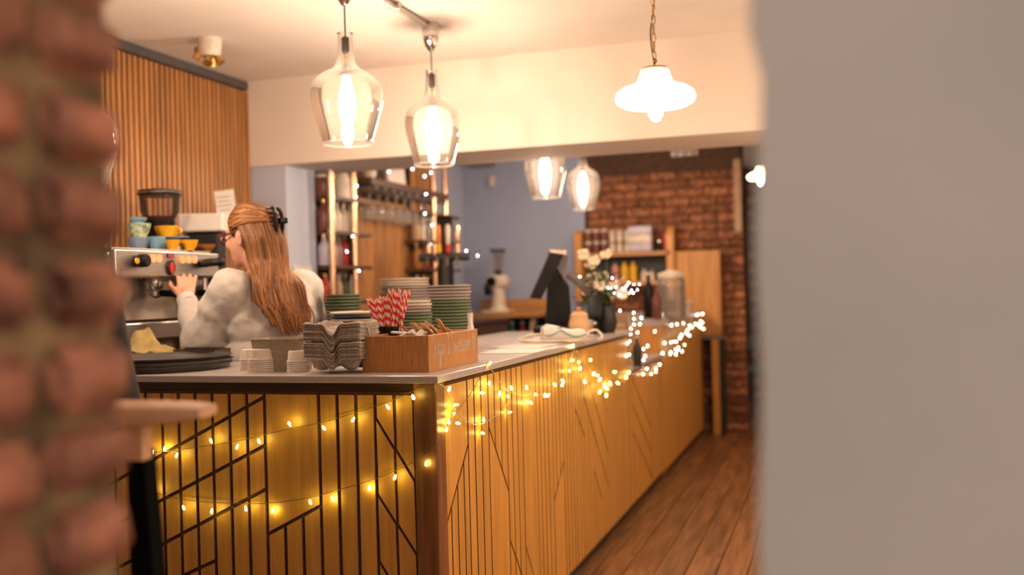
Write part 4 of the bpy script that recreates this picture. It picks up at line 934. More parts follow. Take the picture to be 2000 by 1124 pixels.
# second grinder / white box on a shelf, notice
q = px(402, 445, 4.95); t = thing('order_printer', 'long cream box on the back bar in front of the slatted wall', 'printer', (q.x, q.y, ZB), 0.35)
zz = lambda y: px(402, y, 4.95).z - ZB
part('case', rbox((0, 0, (zz(420) + zz(455)) / 2), (.22, .20, zz(420) - zz(455)), .01), 'white', t); part('pedestal', rbox((0, 0, zz(456) / 2), (.16, .16, zz(456)), .01), 'black', t); part('slot', rbox((.0, -.08, zz(421)), (.14, .012, .006), .002), 'black', t)
q0 = px(441, 402, 5.0); t = part('notice_sheet', rbox((0, 0, 0), (.10, .003, .155), .001, rot('Z', .3) @ rot('Y', -.10)), 'paper'); t.location = q0
tag(t, 'white notice sheet standing above the cream printer', 'notice')
for k in range(4):
    l_ = part('print_line', rbox(rot('Z', .3) @ rot('Y', -.10) @ Vector((-.005, -.002, .045 - .022 * k)), (.07 - .012 * (k % 2), .001, .004), .0004, rot('Z', .3) @ rot('Y', -.10), seg=1), 'greyd', t)
# ochre cloth on a wooden board
q = pY(290, 692, 3.036); q.z = ZT
t = thing('cutting_board', 'small reddish wooden board under the folded ochre cloth', 'board', q); part('board', rbox((-.03, 0, .012), (.24, .10, .022), .004), 'orange', t)
GN = 22; V = []; F = []
for i in range(GN):
    for j in range(GN):
        u, v = i / (GN - 1) - .5, j / (GN - 1) - .5
        h = .085 * math.exp(-((u + .08) / .30) ** 2 - (v / .30) ** 2) + .009 * math.sin(15 * u + 7 * v + 1.5 * math.sin(7 * v)) + .006 * math.sin(19 * v - 11 * u) + .002 * math.sin(37 * u + 25 * v) + .014
        h = max(h, .003) - (.02 if u > .36 else 0) * 0
        V.append(Vector((u * .22, v * .11, h)))
n0 = len(V); V += [p_ - Vector((0, 0, .004)) for p_ in V]
for i in range(GN - 1):
    for j in range(GN - 1): a = i * GN + j; F.append((a, a + GN, a + GN + 1, a + 1)); F.append((a + n0, a + 1 + n0, a + GN + 1 + n0, a + GN + n0))
for i in range(GN - 1):
    for a, b2 in ((i * GN, (i + 1) * GN), (i * GN + GN - 1, (i + 1) * GN + GN - 1), (i, i + 1), ((GN - 1) * GN + i, (GN - 1) * GN + i + 1)): F.append((a, b2, b2 + n0, a + n0))
o = part('ochre_cloth', (V, F), 'cloth', None, True); o.location = (q.x, q.y, ZT + .0245); tag(o, 'crumpled ochre cleaning cloth behind the trays', 'cloth')
q = pY(398, 690, 3.03); t = thing('knock_box', 'low dark wooden box on the worktop below the barista arm', 'box', (q.x, q.y, ZT)); part('tub', taper(.15, .09, .16, .10, .05, .005), 'darkwood', t); part('bar', bar((-.075, 0, .05), (.075, 0, .05), .007), 'blackr', t, True)

# ================================================================== PEOPLE
def hand_geo(wr, pd, nd, s=1.0, side=1, curl=0.25, spread=0.10):
    """hand from wrist wr along palm direction pd; nd = normal out of the back of the hand; side = +1 thumb on cross side"""
    pd = pd.normalized(); nd = (nd - pd * nd.dot(pd)).normalized(); sd = pd.cross(nd).normalized() * side; g = []
    pc = wr + pd * .045 * s
    for k in range(4):
        o_ = (k - 1.5) * .0185 * s
        g.append(cap(wr + sd * o_ * .7 + pd * .008 * s, wr + sd * o_ + pd * .084 * s, .0135 * s, .0105 * s, 10))
    g.append(cap(wr - pd * .03 * s, wr + pd * .03 * s, .022 * s, .024 * s, 12))
    ln = [.062, .074, .070, .054]   # little -> index when side=+1
    for k in range(4):
        o_ = (k - 1.5) * .0195 * s; b0 = wr + sd * o_ + pd * .082 * s; dr = (pd + sd * (k - 1.5) * spread).normalized(); L = ln[k] * s
        c = curl
        p1 = b0 + (dr * math.cos(c) - nd * math.sin(c)) * L * .45; p2 = p1 + (dr * math.cos(c * 2.2) - nd * math.sin(c * 2.2)) * L * .32; p3 = p2 + (dr * math.cos(c * 3.2) - nd * math.sin(c * 3.2)) * L * .25
        for a, b2, r0, r1 in ((b0, p1, .0092, .0084), (p1, p2, .0084, .0078), (p2, p3, .0078, .0068)): g.append(cap(a, b2, r0 * s, r1 * s, 9))
    tb0 = wr + sd * .024 * s + pd * .018 * s; t1 = tb0 + (sd * .6 + pd * .8 - nd * .2).normalized() * .038 * s; t2 = t1 + (sd * .45 + pd * .9 - nd * .25).normalized() * .030 * s; t3 = t2 + (sd * .2 + pd * .95 - nd * .2).normalized() * .022 * s
    for a, b2, r0, r1 in ((tb0, t1, .0135, .0105), (t1, t2, .0105, .0092), (t2, t3, .0092, .0078)): g.append(cap(a, b2, r0 * s, r1 * s, 9))
    return g
def head_geo(c, f, s=1.0, tilt=0.0):
    """head centred at c (eye level), facing f"""
    f = f.normalized(); r = Vector((f.y, -f.x, 0)).normalized(); u = r.cross(f).normalized(); R = Matrix((r, f, u)).transposed()
    P = lambda x, y, z: c + R @ (Vector((x, y, z)) * s); g = []
    e = lambda p, rad, rr=None: g.append(sph(P(*p), tuple(q * s for q in rad), 20, 14, R @ rr if rr else R))
    e((0, -.018, .022), (.074, .094, .090)); e((0, .020, -.02), (.064, .068, .085)); e((0, .034, -.068), (.046, .048, .042)); e((0, .062, -.092), (.022, .020, .017))
    e((0, .078, -.018), (.0115, .016, .026)); e((0, .092, -.034), (.013, .013, .011)); e((0, .068, .026), (.052, .018, .012))     # nose bridge, tip, brow
    e((0, .078, -.062), (.021, .010, .0055)); e((0, .076, -.070), (.018, .010, .0055))                                         # lips
    for sx in (-1, 1):
        e((sx * .033, .064, -.024), (.024, .020, .022)); e((sx * .030, .073, .005), (.013, .010, .008))
        e((sx * .076, -.012, -.012), (.009, .019, .031)); e((sx * .079, -.018, .002), (.008, .016, .018)); e((sx * .076, -.006, -.034), (.006, .009, .010))
    return g, P, R
def person_body(nm, P0, f, arms, head_c, head_f, height=1.62):
    """bare figure as one continuous surface; arms = [(shoulder, elbow, wrist, palm dir, back-of-hand normal, thumb side)]"""
    f = f.normalized(); r = Vector((f.y, -f.x, 0)).normalized(); g = []
    W = lambda x, y, z: P0 + r * x + f * y + Vector((0, 0, z))
    g += [sph(W(0, 0, 1.02), (.15, .105, .15), 20, 14, Matrix((r, f, Zv)).transposed()), sph(W(0, .01, 1.20), (.155, .11, .17), 20, 14, Matrix((r, f, Zv)).transposed()), sph(W(0, -.005, .90), (.165, .12, .13), 20, 14, Matrix((r, f, Zv)).transposed())]
    nb = W(0, 0.0, 1.32); g.append(cap(nb, head_c + Vector((0, 0, -.07)) - head_f * .015, .056, .050)); g.append(cap(W(-.15, 0, 1.29), W(.15, 0, 1.29), .055, .055))
    for sx in (-1, 1):
        hip, kn, an = W(sx * .085, 0, .86), W(sx * .095, .015, .47), W(sx * .10, -.02, .09)
        g += [cap(hip, kn, .088, .055), cap(kn, an, .053, .034), cap(an, W(sx * .105, .10, .035), .036, .028), cap(W(sx * .10, -.045, .038), W(sx * .105, .10, .032), .034, .026)]
    for sh, el, wr, pd, nd, sd in arms: g += [cap(sh, el, .046, .038), cap(el, wr, .038, .025)] + hand_geo(wr, pd, nd, .97, sd)
    hg, HP, HR = head_geo(head_c, head_f); g += hg
    o = remeshed(nm, g, 'skin', None, .0048, 4); return o, W, HP, HR
# ---- the barista
v_ = ray(530, 600); v_.z = 0; v_.normalize(); s_ = Vector((v_.y, -v_.x, 0))
ft = (v_ * math.cos(.70) - s_ * math.sin(.70)); fh = (v_ * math.cos(.90) - s_ * math.sin(.90)); fh.z = -.10; fh.normalize()
HC = px(488, 462, 3.75); B0 = px(528, 600, 3.77); B0.z = 0
rt = Vector((ft.y, -ft.x, 0))
WB = lambda x, y, z: B0 + rt * x + ft * y + Vector((0, 0, z))
lsh = WB(-.165, .01, 1.275); rsh = WB(.165, 0, 1.275)
lel = px(398, 668, 3.70); lwr = px(363, 583, 3.86); lhd = px(365, 536, 3.93)
rel_ = WB(.24, .05, 1.03); rwr = WB(.16, .24, 1.0)
arms = [(lsh, lel, lwr, (lhd - lwr), (CAM - lwr), -1), (rsh, rel_, rwr, Vector((-.6, .5, 0)), Zv, -1)]
bar_o, Wb, HP, HR = person_body('person', B0, ft, arms, HC, fh)
tag(bar_o, 'barista with long auburn hair in a pale grey sweatshirt working the espresso machine', 'person')
Rb = Matrix((rt, ft, Zv)).transposed()
sg = [sph(WB(0, .005, 1.00), (.205, .155, .17), 24, 16, Rb), sph(WB(0, .005, 1.17), (.20, .145, .17), 24, 16, Rb), sph(WB(0, -.012, 1.25), (.165, .115, .10), 24, 14, Rb), cap(lsh + Vector((0, 0, -.01)), rsh + Vector((0, 0, -.01)), .075, .075), cap(WB(0, 0, 1.29), WB(0, .01, 1.335), .085, .072),
      cap(WB(-.12, 0, .90), WB(.12, 0, .90), .13, .13)]
sg += [cap(lsh, lel, .085, .080), cap(lel, lel + (lwr - lel) * .62, .080, .052), cap(lel + (lwr - lel) * .6, lel + (lwr - lel) * .92, .050, .036), cap(rsh, rel_, .085, .075), cap(rel_, rel_ + (rwr - rel_) * .8, .072, .045)]
sw = remeshed('sweatshirt', sg, 'sweat', bar_o, .0075, 10, [(.10, .030), (.045, .009)])
part('cuff', tube([lel + (lwr - lel) * .86, lel + (lwr - lel) * .93, lel + (lwr - lel) * 1.0], lambda t: .0375 - .002 * t, 18), 'sweat', bar_o, True)
remeshed('trousers', [sph(WB(0, 0, .86), (.185, .14, .15), 20, 14, Rb)] + [cap(WB(sx * .09, 0, .84), WB(sx * .095, .015, .47), .102, .075) for sx in (-1, 1)] + [cap(WB(sx * .095, .015, .47), WB(sx * .10, -.02, .10), .074, .062) for sx in (-1, 1)], 'trouser', bar_o, .012, 5)
remeshed('shoes', [cap(WB(sx * .10, -.05, .042), WB(sx * .105, .13, .036), .044, .036) for sx in (-1, 1)], 'black', bar_o, .008, 3)
# glasses
gl = part('glasses', tube([HP(-.078, -.01, .012), HP(-.074, .05, .010), HP(-.066, .090, .006)], .0036, 6), 'frame', bar_o, True)
part('temple', tube([HP(.078, -.01, .012), HP(.074, .05, .010), HP(.066, .090, .006)], .0036, 6), 'frame', gl, True)
for sx in (-1, 1): part('rim', tube([HP(sx * .034 + .029 * math.cos(a), .094 - .004 * abs(math.cos(a)), .002 + .022 * math.sin(a)) for a in [2 * PI * k / 20 for k in range(20)]], .0034, 6, True), 'frame', gl, True)
for sx in (-1, 1): part('lens', [([HP(sx * .034 + .027 * math.cos(a), .093, .002 + .020 * math.sin(a)) for a in [2 * PI * k / 20 for k in range(20)]], [tuple(range(20))])], 'lens', gl)
part('bridge', tube([HP(-.008, .096, .008), HP(0, .099, .011), HP(.008, .096, .008)], .003, 6), 'frame', gl, True)
for sx in (-1, 1):
    ey = part('eye', sph(HP(sx * .031, .074, .004), .0105, 12, 8), 'white', bar_o, True); part('iris', sph(HP(sx * .031, .081, .004), .0052, 10, 6), 'brownjar', ey, True)
    part('eyebrow', tube([HP(sx * .016, .083, .026), HP(sx * .032, .082, .031), HP(sx * .048, .071, .026)], .0026, 5), 'hair2', bar_o, True)
# hair: scalp, locks swept back to the clip, locks hanging down the back
hair = remeshed('hair', [sph(HP(0, -.024, .034), tuple((.083, .098, .090)), 24, 16, HR), sph(HP(0, -.058, -.02), (.072, .064, .085), 20, 14, HR), sph(HP(0, -.066, -.09), (.066, .052, .08), 20, 14, HR), sph(HP(-.03, -.055, -.07), (.05, .045, .07), 16, 12, HR),
                         cap(HP(-.01, -.075, -.12), WB(-.03, -.10, 1.27), .062, .045), cap(WB(.0, -.13, 1.28), WB(.015, -.145, 1.17), .026, .016)], 'hair2', bar_o, .006, 6)
CL = HP(0, -.118, .035)
def on_scalp(az, el, k=1.0):
    """az 0 = front, +-pi = back (towards her left negative)"""
    x, y, z = math.sin(az) * math.cos(el), math.cos(az) * math.cos(el), math.sin(el); return HP(x * .087 * k, -.024 + y * .102 * k, .034 + z * .094 * k)
random.seed(11)
lk = []
for i in range(120):                     # swept back to the clip
    sgn = -1 if i % 2 else 1; a0 = sgn * random.uniform(.15, 1.35); e0 = random.uniform(.25, 1.0) if abs(a0) < .9 else random.uniform(-.10, .6)
    p0 = on_scalp(a0, e0, 1.0); p1 = on_scalp(a0 + sgn * (PI - abs(a0)) * .35, e0 * .9 + .12, 1.05); p2 = on_scalp(a0 + sgn * (PI - abs(a0)) * .72, e0 * .5 + .08, 1.06); p3 = CL + Vector((random.uniform(-.012, .012), random.uniform(-.012, .012), random.uniform(-.03, .035)))
    lk.append(tube(catmull([p0, p1, p2, p3], 5), (lambda t, r=random.uniform(.0035, .006): r * (.45 + .55 * math.sin(PI * min(1, t * .8 + .15)))), 6))
LOCKS = []
def back_pt(x, z, k):
    """point lying on the back of the sweatshirt"""
    dep = -.152 - .007 * k + max(0, z - 1.26) * .42 + 1.1 * max(0, abs(x) - .06) ** 1.5
    return WB(x, dep, z)
for i in range(520):
    az = random.uniform(.55 * PI, 1.52 * PI); el = random.uniform(-.6, .15)
    if i % 5 == 0: az = random.uniform(.85 * PI, 1.15 * PI); el = random.uniform(.0, .3)
    if i % 5 == 1: az = random.uniform(1.2 * PI, 1.5 * PI); el = random.uniform(-.2, .2)
    p0 = on_scalp(az, el, 1.0); sx = math.sin(az)         # az > pi: her left, nearer the camera
    r_ = random.uniform(.0026, .0046); u = (az / PI - .55) / .97
    xs_ = .022 - .175 * u + random.uniform(-.016, .016); gap = -.095 < xs_ < -.065
    zend = random.uniform(1.105, 1.17) + (.05 if gap else 0) + (.03 if xs_ < -.11 else 0); wv = random.uniform(-.010, .010); c = random.choice((.012, .02, .03))
    bk_ = max(0, -math.cos(az)); q1 = HP(sx * .089, -.045 - .092 * bk_ - random.uniform(0, .006), -.025); q1b = HP(sx * .080, -.050 - .092 * bk_ - random.uniform(0, .006), -.11)
    k = random.random() * 1.6
    pts = [p0, q1, q1b, back_pt(xs_ * 1.0, 1.30, k), back_pt(xs_ + wv + .004, 1.23, k), back_pt(xs_ - wv + c, (1.23 + zend) / 2, k), back_pt(xs_ * .85 + wv + c * 1.5, zend, k * .6)]
    LOCKS.append(tube(catmull(pts, 5), (lambda t, r=r_: r * (.5 + .6 * math.sin(PI * min(.97, t * .85 + .12)))), 5))
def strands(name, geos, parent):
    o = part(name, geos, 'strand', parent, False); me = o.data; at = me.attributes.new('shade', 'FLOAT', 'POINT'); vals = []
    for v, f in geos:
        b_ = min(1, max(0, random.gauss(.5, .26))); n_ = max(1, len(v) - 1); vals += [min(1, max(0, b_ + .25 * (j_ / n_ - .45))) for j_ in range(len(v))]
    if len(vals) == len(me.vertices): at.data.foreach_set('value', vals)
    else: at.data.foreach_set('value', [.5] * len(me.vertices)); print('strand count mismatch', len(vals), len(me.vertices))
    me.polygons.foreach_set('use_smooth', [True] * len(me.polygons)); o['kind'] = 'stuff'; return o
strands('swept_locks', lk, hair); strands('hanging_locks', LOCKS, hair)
# claw clip
cb_ = HP(0, -.135, .035); dn = HR @ Vector((0, 0, 1)); bk = HR @ Vector((0, -1, 0)); rr_ = HR @ Vector((1, 0, 0))
clip = part('claw_clip', tube(catmull([cb_ + dn * .055 - rr_ * .012 + bk * -.008, cb_ + dn * .03 - rr_ * .018 + bk * .006, cb_ - dn * .02 - rr_ * .018 + bk * .006, cb_ - dn * .055 - rr_ * .012 + bk * -.008], 5), .0075, 8), 'black', bar_o, True)
part('clip_half', tube(catmull([cb_ + dn * .055 + rr_ * .016 + bk * -.006, cb_ + dn * .03 + rr_ * .020 + bk * .006, cb_ - dn * .02 + rr_ * .020 + bk * .006, cb_ - dn * .055 + rr_ * .014 + bk * -.006], 5), .0075, 8), 'black', clip, True)
for k in range(7):
    z = .048 - .016 * k
    for sgn in (-1, 1): part('claw_tooth', tube(catmull([cb_ + dn * z + rr_ * sgn * .018 + bk * .006, cb_ + dn * z + rr_ * sgn * .030 - bk * .010, cb_ + dn * z + rr_ * sgn * .032 - bk * .032], 4), lambda t: .0042 - .002 * t, 6), 'black', clip, True)
part('clip_grip', rbox(cb_ + bk * .018 + dn * .002, (.012, .030, .022), .004, HR), 'black', clip); part('clip_grip', rbox(cb_ + bk * .018 + dn * .002 + rr_ * .02, (.010, .026, .022), .004, HR), 'black', clip)

# ---- the customer behind the brick jamb
f2 = Vector((-.8, .6, 0)); C0 = px(-8, 600, 1.98); C0.z = 0; r2_ = Vector((f2.y, -f2.x, 0)).normalized(); f2.normalize()
W2 = lambda x, y, z: C0 + r2_ * x + f2 * y + Vector((0, 0, z)); hc2 = W2(0, .03, 1.56)
a2 = [(W2(-.165, 0, 1.29), W2(-.20, -.02, 1.04), W2(-.17, .17, .95), f2, Zv, -1), (W2(.165, 0, 1.29), W2(.215, -.01, 1.04), W2(.15, .16, .95), f2, Zv, 1)]
o2, _, HP2, HR2 = person_body('person', C0, f2, a2, hc2, f2)
tag(o2, 'customer in charcoal top and black trousers, almost hidden by the brick jamb', 'person')
R2 = Matrix((r2_, f2, Zv)).transposed()
remeshed('jacket', [sph(W2(0, 0, 1.03), (.185, .13, .2), 20, 14, R2), sph(W2(0, 0, 1.2), (.185, .13, .16), 20, 14, R2), cap(W2(-.16, 0, 1.28), W2(.16, 0, 1.28), .072, .072)] + [q_ for sh, el, wr, *_ in a2 for q_ in (cap(sh, el, .066, .056), cap(el, el + (wr - el) * .9, .055, .038))], 'greytop', o2, .009, 6, [(.08, .015)])
remeshed('trousers', [sph(W2(0, 0, .85), (.18, .14, .15), 20, 14, R2)] + [cap(W2(sx * .09, 0, .84), W2(sx * .095, .015, .47), .10, .075) for sx in (-1, 1)] + [cap(W2(sx * .095, .015, .47), W2(sx * .10, -.02, .10), .074, .06) for sx in (-1, 1)], 'trouser', o2, .012, 5)
remeshed('hair', [sph(HP2(0, -.028, .036), (.082, .098, .088), 20, 14, HR2), sph(HP2(0, -.06, -.03), (.07, .05, .06), 20, 14, HR2)], 'hair2', o2, .008, 3)
remeshed('shoes', [cap(W2(sx * .10, -.05, .042), W2(sx * .105, .13, .036), .044, .036) for sx in (-1, 1)], 'black', o2, .008, 3)
# ---- bar stool with a tapered back rail, in front of the customer
D2 = 1.62
a = px(205, 809, D2 + .02); b2 = px(392, 808, D2 - .0); zr = (a.z + b2.z) / 2
sd_ = (b2 - a); sd_.z = 0; sl = sd_.length; sd_.normalize(); nd_ = Vector((-sd_.y, sd_.x, 0))
t = thing('bar_stool', 'high wooden bar stool with a tapered back rail beside the jamb', 'stool', (b2 - sd_ * .21 + nd_ * -.0).to_2d().to_3d())
o0 = t.location.copy(); e_ = lambda x, y, z: sd_ * x + nd_ * y + Vector((0, 0, z))
V = []; secs = 12; ns = 12; F = []
for i in range(secs + 1):
    s = i / secs; x = -.21 + .42 * s; q_ = abs(s - .5) * 2; hh = .022 - .009 * q_ ** 1.5; dd = .055 - .012 * q_
    if i in (0, secs): hh *= .75; dd *= .85
    for k in range(ns):
        a_ = 2 * PI * k / ns; cx, cz = math.cos(a_), math.sin(a_); V.append(e_(x, dd * math.copysign(abs(cx) ** .5, cx) + .03 * q_ ** 2, zr + hh * math.copysign(abs(cz) ** .5, cz)))
for i in range(secs):
    for k in range(ns): F.append((i * ns + k, i * ns + (k + 1) % ns, (i + 1) * ns + (k + 1) % ns, (i + 1) * ns + k))
F += [tuple(range(ns)), tuple(secs * ns + k for k in range(ns))]
part('back_rail', (V, F), 'railwood', t, True)
xp = (px(262, 850, D2) - (o0 + Vector((0, 0, 0)))).dot(sd_)
for sgn in (-1, 1):
    part('back_bracket', beam(e_(sgn * abs(xp), 0, zr - .012), e_(sgn * abs(xp), .0, zr - .075), .030, .034, nd_), 'railwood', t)
    V = [e_(sgn * (abs(xp) + dx_), dy_, z_) for z_, w0, w1 in ((zr - .06, -.014, .014), (.60, -.012, .040)) for dx_, dy_ in ((w0, -.012), (w1, -.012), (w1, .03), (w0, .03))]
    part('back_post', (V, [(0, 1, 2, 3), (7, 6, 5, 4), (0, 4, 5, 1), (1, 5, 6, 2), (2, 6, 7, 3), (3, 7, 4, 0)]), 'mattblack', t)
part('seat', rbox(e_(0, .18, .60), (.36, .36, .04), .015, Matrix((sd_, nd_, Zv)).transposed()), 'railwood', t)
for sx in (-1, 1):
    for sy_ in (-1, 1): part('leg', bar(e_(sx * .15, .18 + sy_ * .15, .59), e_(sx * .18, .18 + sy_ * .19, 0), .014, 10), 'iron', t, True)
part('foot_ring', tube([e_(.17 * sx, .16 + .17 * sy_, .28) for sx, sy_ in ((-1, -1), (1, -1), (1, 1), (-1, 1))], .009, 8, True), 'iron', t, True)

# ================================================================== BACK BAR SHELVES beyond the column (on the left wall)
XS = -2.98
t = thing('bar_shelving', 'tall back bar of copper pipes, wood boards and bottle shelves', 'shelving', (XS, pX(750, 500, XS).y, 0))
SB = Vector((XS, pX(750, 500, XS).y, 0))
def bs(x, y, off=0.0): return pX(x, y, XS + off) - SB
ya, yb = bs(622, 450).y, bs(872, 450).y
ztop = 2.30
for x in (648, 692, 848, 871):
    yy = bs(x, 450, .10).y; part('upright', bar((.10, yy, .60), (.10, yy, ztop), .020, 14), 'copper', t, True)
    for z in (1.15, 1.62, 1.95): part('pipe_collar', cyl((.10, yy, z), .026, .03, 14), 'copper', t, True)
# vertical boards between the pipes
yl, yr_ = bs(694, 450, -.05).y, bs(800, 450, -.05).y; nb_ = 9
for k in range(nb_):
    a0 = yl + (yr_ - yl) * k / nb_; a1 = yl + (yr_ - yl) * (k + 1) / nb_
    part('board', rbox((-.06, (a0 + a1) / 2, 1.25 + .004 * (k % 2)), (.022, a1 - a0 - .005, 1.3), .003, seg=1), 'midwood', t)
yl2, yr2 = bs(796, 350, -.05).y, bs(838, 350, -.05).y
for k in range(4):
    a0 = yl2 + (yr2 - yl2) * k / 4; a1 = yl2 + (yr2 - yl2) * (k + 1) / 4
    part('board', rbox((-.03, (a0 + a1) / 2, 2.0), (.02, a1 - a0 - .006, .5), .003, seg=1), 'midwood', t)
part('back_board', bb(-.16, -.12, ya, yb, .5, ztop), 'darkwood', t)
for z in (1.02, 1.20, 1.42, 1.63, 1.84):
    part('shelf', rbox((0.0, (ya + bs(694, 450).y) / 2, z), (.24, bs(694, 450).y - ya, .022), .003), 'darkwood', t)
    part('shelf', rbox((0.0, (bs(800, 450).y + yb) / 2, z), (.24, yb - bs(800, 450).y, .022), .003), 'darkwood', t)
part('glass_rack', rbox((0.0, (bs(692, 380).y + bs(846, 380).y) / 2, bs(770, 372).z), (.26, bs(846, 380).y - bs(692, 380).y, .05), .006), 'darkwood', t)
for k in range(10):
    yy = bs(700, 380).y + (bs(838, 380).y - bs(700, 380).y) * k / 9; part('rack_runner', rbox((0.04, yy, bs(770, 372).z - .04), (.2, .016, .03), .004), 'greyd', t)
part('bar_cabinet', bb(-.16, .42, ya, yb + .25, .08, 1.0), 'darkwood', t); part('bar_top', rbox((.13, (ya + yb) / 2 + .12, 1.015), (.62, yb - ya + .28, .03), .004), 'darkwood', t)
part('plinth', bb(-.14, .36, ya, yb + .22, 0, .08), 'dark', t)
# hanging wine glasses
wg = mesh('wine_glass', shell([(.034, 0), (.034, -.002), (.004, -.006), (.004, -.075), (.02, -.085), (.038, -.115), (.040, -.135), (.031, -.185)], 20), 'glass2', True)
zr_ = bs(770, 372).z - .056
for k in range(9):
    yy = bs(704, 380).y + (bs(834, 380).y - bs(704, 380).y) * k / 8.0
    for j, xx in enumerate((.07, -.02)):
        tag(add('wine_glass', wg, None, SB + Vector((xx, yy + .02 * j, zr_))), ('clear wine glass hanging in the front row of the glass rack' if j == 0 else 'clear wine glass hanging in the rear row of the glass rack'), 'wine glass', 'wine glasses under the rack, ' + ('front' if j == 0 else 'rear'))
# bottles on the shelves
cols = [('black', 'black'), ('amber', 'amber'), ('bwhite', 'cream'), ('pink', 'pink'), ('brownjar', 'brown'), ('lilac', 'lilac'), ('brownjar', 'brown'), ('tan', 'tan'), ('greyd', 'grey'), ('red', 'red'), ('leaf', 'dark green')]
BM = {}
def bottle_mesh(m, kind):
    if (m, kind) not in BM:
        h, r = ((.26, .036), (.22, .042), (.30, .030))[kind]
        BM[(m, kind)] = (mesh('body', lathe([(0, 0), (r * .95, 0), (r, .005), (r, h * .56), (r * .85, h * .66), (r * .36, h * .78), (r * .34, h * .96), (0, h * .96)], 16), m, True), mesh('cap', cyl((0, 0, h * .93), r * .42, h * .08, 12), 'brass' if kind else 'bwhite', True))
    return BM[(m, kind)]
SHN = {1.031: 'lowest', 1.211: 'second', 1.431: 'third', 1.641: 'fourth', 1.851: 'top'}
rb = random.Random(5)
for side, (xa, xb) in enumerate(((626, 690), (806, 868))):
    y_a, y_b = bs(xa, 450, .03).y, bs(xb, 450, .03).y; nb2 = 5
    for z in (1.211, 1.431, 1.641) + ((1.031,) if side == 0 else ()):
        for k in range(nb2):
            yy = y_a + (y_b - y_a) * (k + .5) / nb2; m, cn = cols[rb.randrange(len(cols))]; kd = rb.randrange(2)
            hmax = 0.20 if z < 1.7 else .28; sc_ = min(1.0, (.165 if z == 1.031 or z == 1.211 else .19) / (.26, .22, .30)[kd])
            o = thing('bottle', f'{cn} bottle, {("first", "second", "third", "fourth", "fifth")[k]} on the {SHN[z]} shelf of the {("left" if side == 0 else "right")} bar bay', 'bottle', SB + Vector((.03, yy, z)), 0, 'bottles on the back bar shelves')
            bme, cme = bottle_mesh(m, kd); add('body', bme, o, scale=(sc_ * 1.1, sc_ * 1.1, sc_)); add('cap', cme, o, scale=(sc_ * 1.1, sc_ * 1.1, sc_))
def jar_at(x, y, off, r, h, m, label, cat='jar', lid='bwhite', name='storage_jar'):
    q = SB + bs(x, y, off); t = thing(name, label, cat, q); part('body', lathe([(0, 0), (r * .9, 0), (r, .006), (r, h * .85), (r * .85, h * .95), (r * .86, h), (0, h)], 22), m, t, True); part('lid', lathe([(r * .9, h), (r * .9, h + .012), (r * .3, h + .02), (0, h + .02)], 18), lid, t, True); return t
ztp = SB.z + 1.851
def top_jar(x, r, h, m, label, off=.03, lid='bwhite'):
    q = SB + bs(x, 380, off); q.z = ztp; t = thing('storage_jar', label, 'jar', q); part('body', lathe([(0, 0), (r * .9, 0), (r, .006), (r, h * .85), (r * .85, h * .95), (0, h)], 22), m, t, True); part('lid', cyl((0, 0, h * .97), r * .8, .018, 18), lid, t, True)
top_jar(668, .062, .15, 'bwhite', 'big cream storage jar on the top shelf of the left bar bay')
top_jar(632, .05, .12, 'brownjar', 'brown storage jar on the top shelf next to the column')
rk_top = SB + Vector((0, 0, bs(770, 372).z + .026))
q = SB + bs(720, 350, .03); q.z = rk_top.z; t = thing('cream_teapot', 'round cream pot standing on the glass rack', 'pot', q); part('body', lathe([(0, 0), (.035, 0), (.055, .03), (.055, .06), (.035, .085), (0, .09)], 22), 'bwhite', t, True); part('lid_knob', sph((0, 0, .097), .012), 'bwhite', t, True)
q = SB + bs(770, 335, .05); q.z = rk_top.z; t = thing('cream_canvas', 'pale canvas propped above the glass rack', 'canvas', q); part('canvas', rbox((0, 0, .14), (.02, .30, .28), .004, rot('Y', -.12)), 'paper', t); part('stretcher', rbox((-.02, 0, .14), (.012, .28, .26), .003, rot('Y', -.12)), 'tan', t)
# low chalk board, taps and blue-lit bottles in front of the shelving end
q = SB + bs(884, 520, .28); t = thing('chalk_board', 'narrow black board standing behind the beer taps', 'board', (q.x - .12, q.y + .12, 1.032))
zc_ = px(884, 416, 7.3).z - 1.032; part('board', rbox((0, 0, zc_ / 2), (.16, .02, zc_), .003), 'dark', t); part('frame_strip', rbox((0, -.012, zc_ - .01), (.16, .008, .02), .002), 'black', t)
q = px(868, 540, 6.7); t = thing('beer_font', 'chrome T-bar beer font with coloured tap handles', 'beer taps', (q.x, q.y, 1.032))
zf = px(868, 503, 6.7).z - 1.032
part('column', cyl((0, 0, 0), .035, zf, 18), 'iron', t, True); part('foot', lathe([(.06, 0), (.06, .012), (.036, .03)], 20), 'chrome', t, True)
Lb = .17; part('cross_bar', bar(-Rv * Lb + Vector((0, 0, zf)), Rv * Lb + Vector((0, 0, zf)), .026, 14), 'iron', t, True)
for k, (m, hm) in enumerate((('copper', 'greyd'), ('yellow', 'orange'), ('red', 'bwhite'), ('copper', 'copper'))):
    b0 = Rv * (-.10 + .065 * k) + Vector((0, 0, zf + .03)); hd = part('tap_handle', lathe([(0, 0), (.010, 0), (.012, .05), (.016, .07), (.018, .17), (.010, .19), (0, .19)], 14, b0), hm, t, True); part('handle_badge', cyl(b0 + Vector((0, 0, .002)), .019, .055, 14), m, hd, True)
    part('spout', tube([b0 + Vector((0, 0, -.03)) - Fv * .03, b0 - Fv * .09 + Vector((0, 0, -.035)), b0 - Fv * .10 + Vector((0, 0, -.09))], .008, 8), 'chrome', t, True)
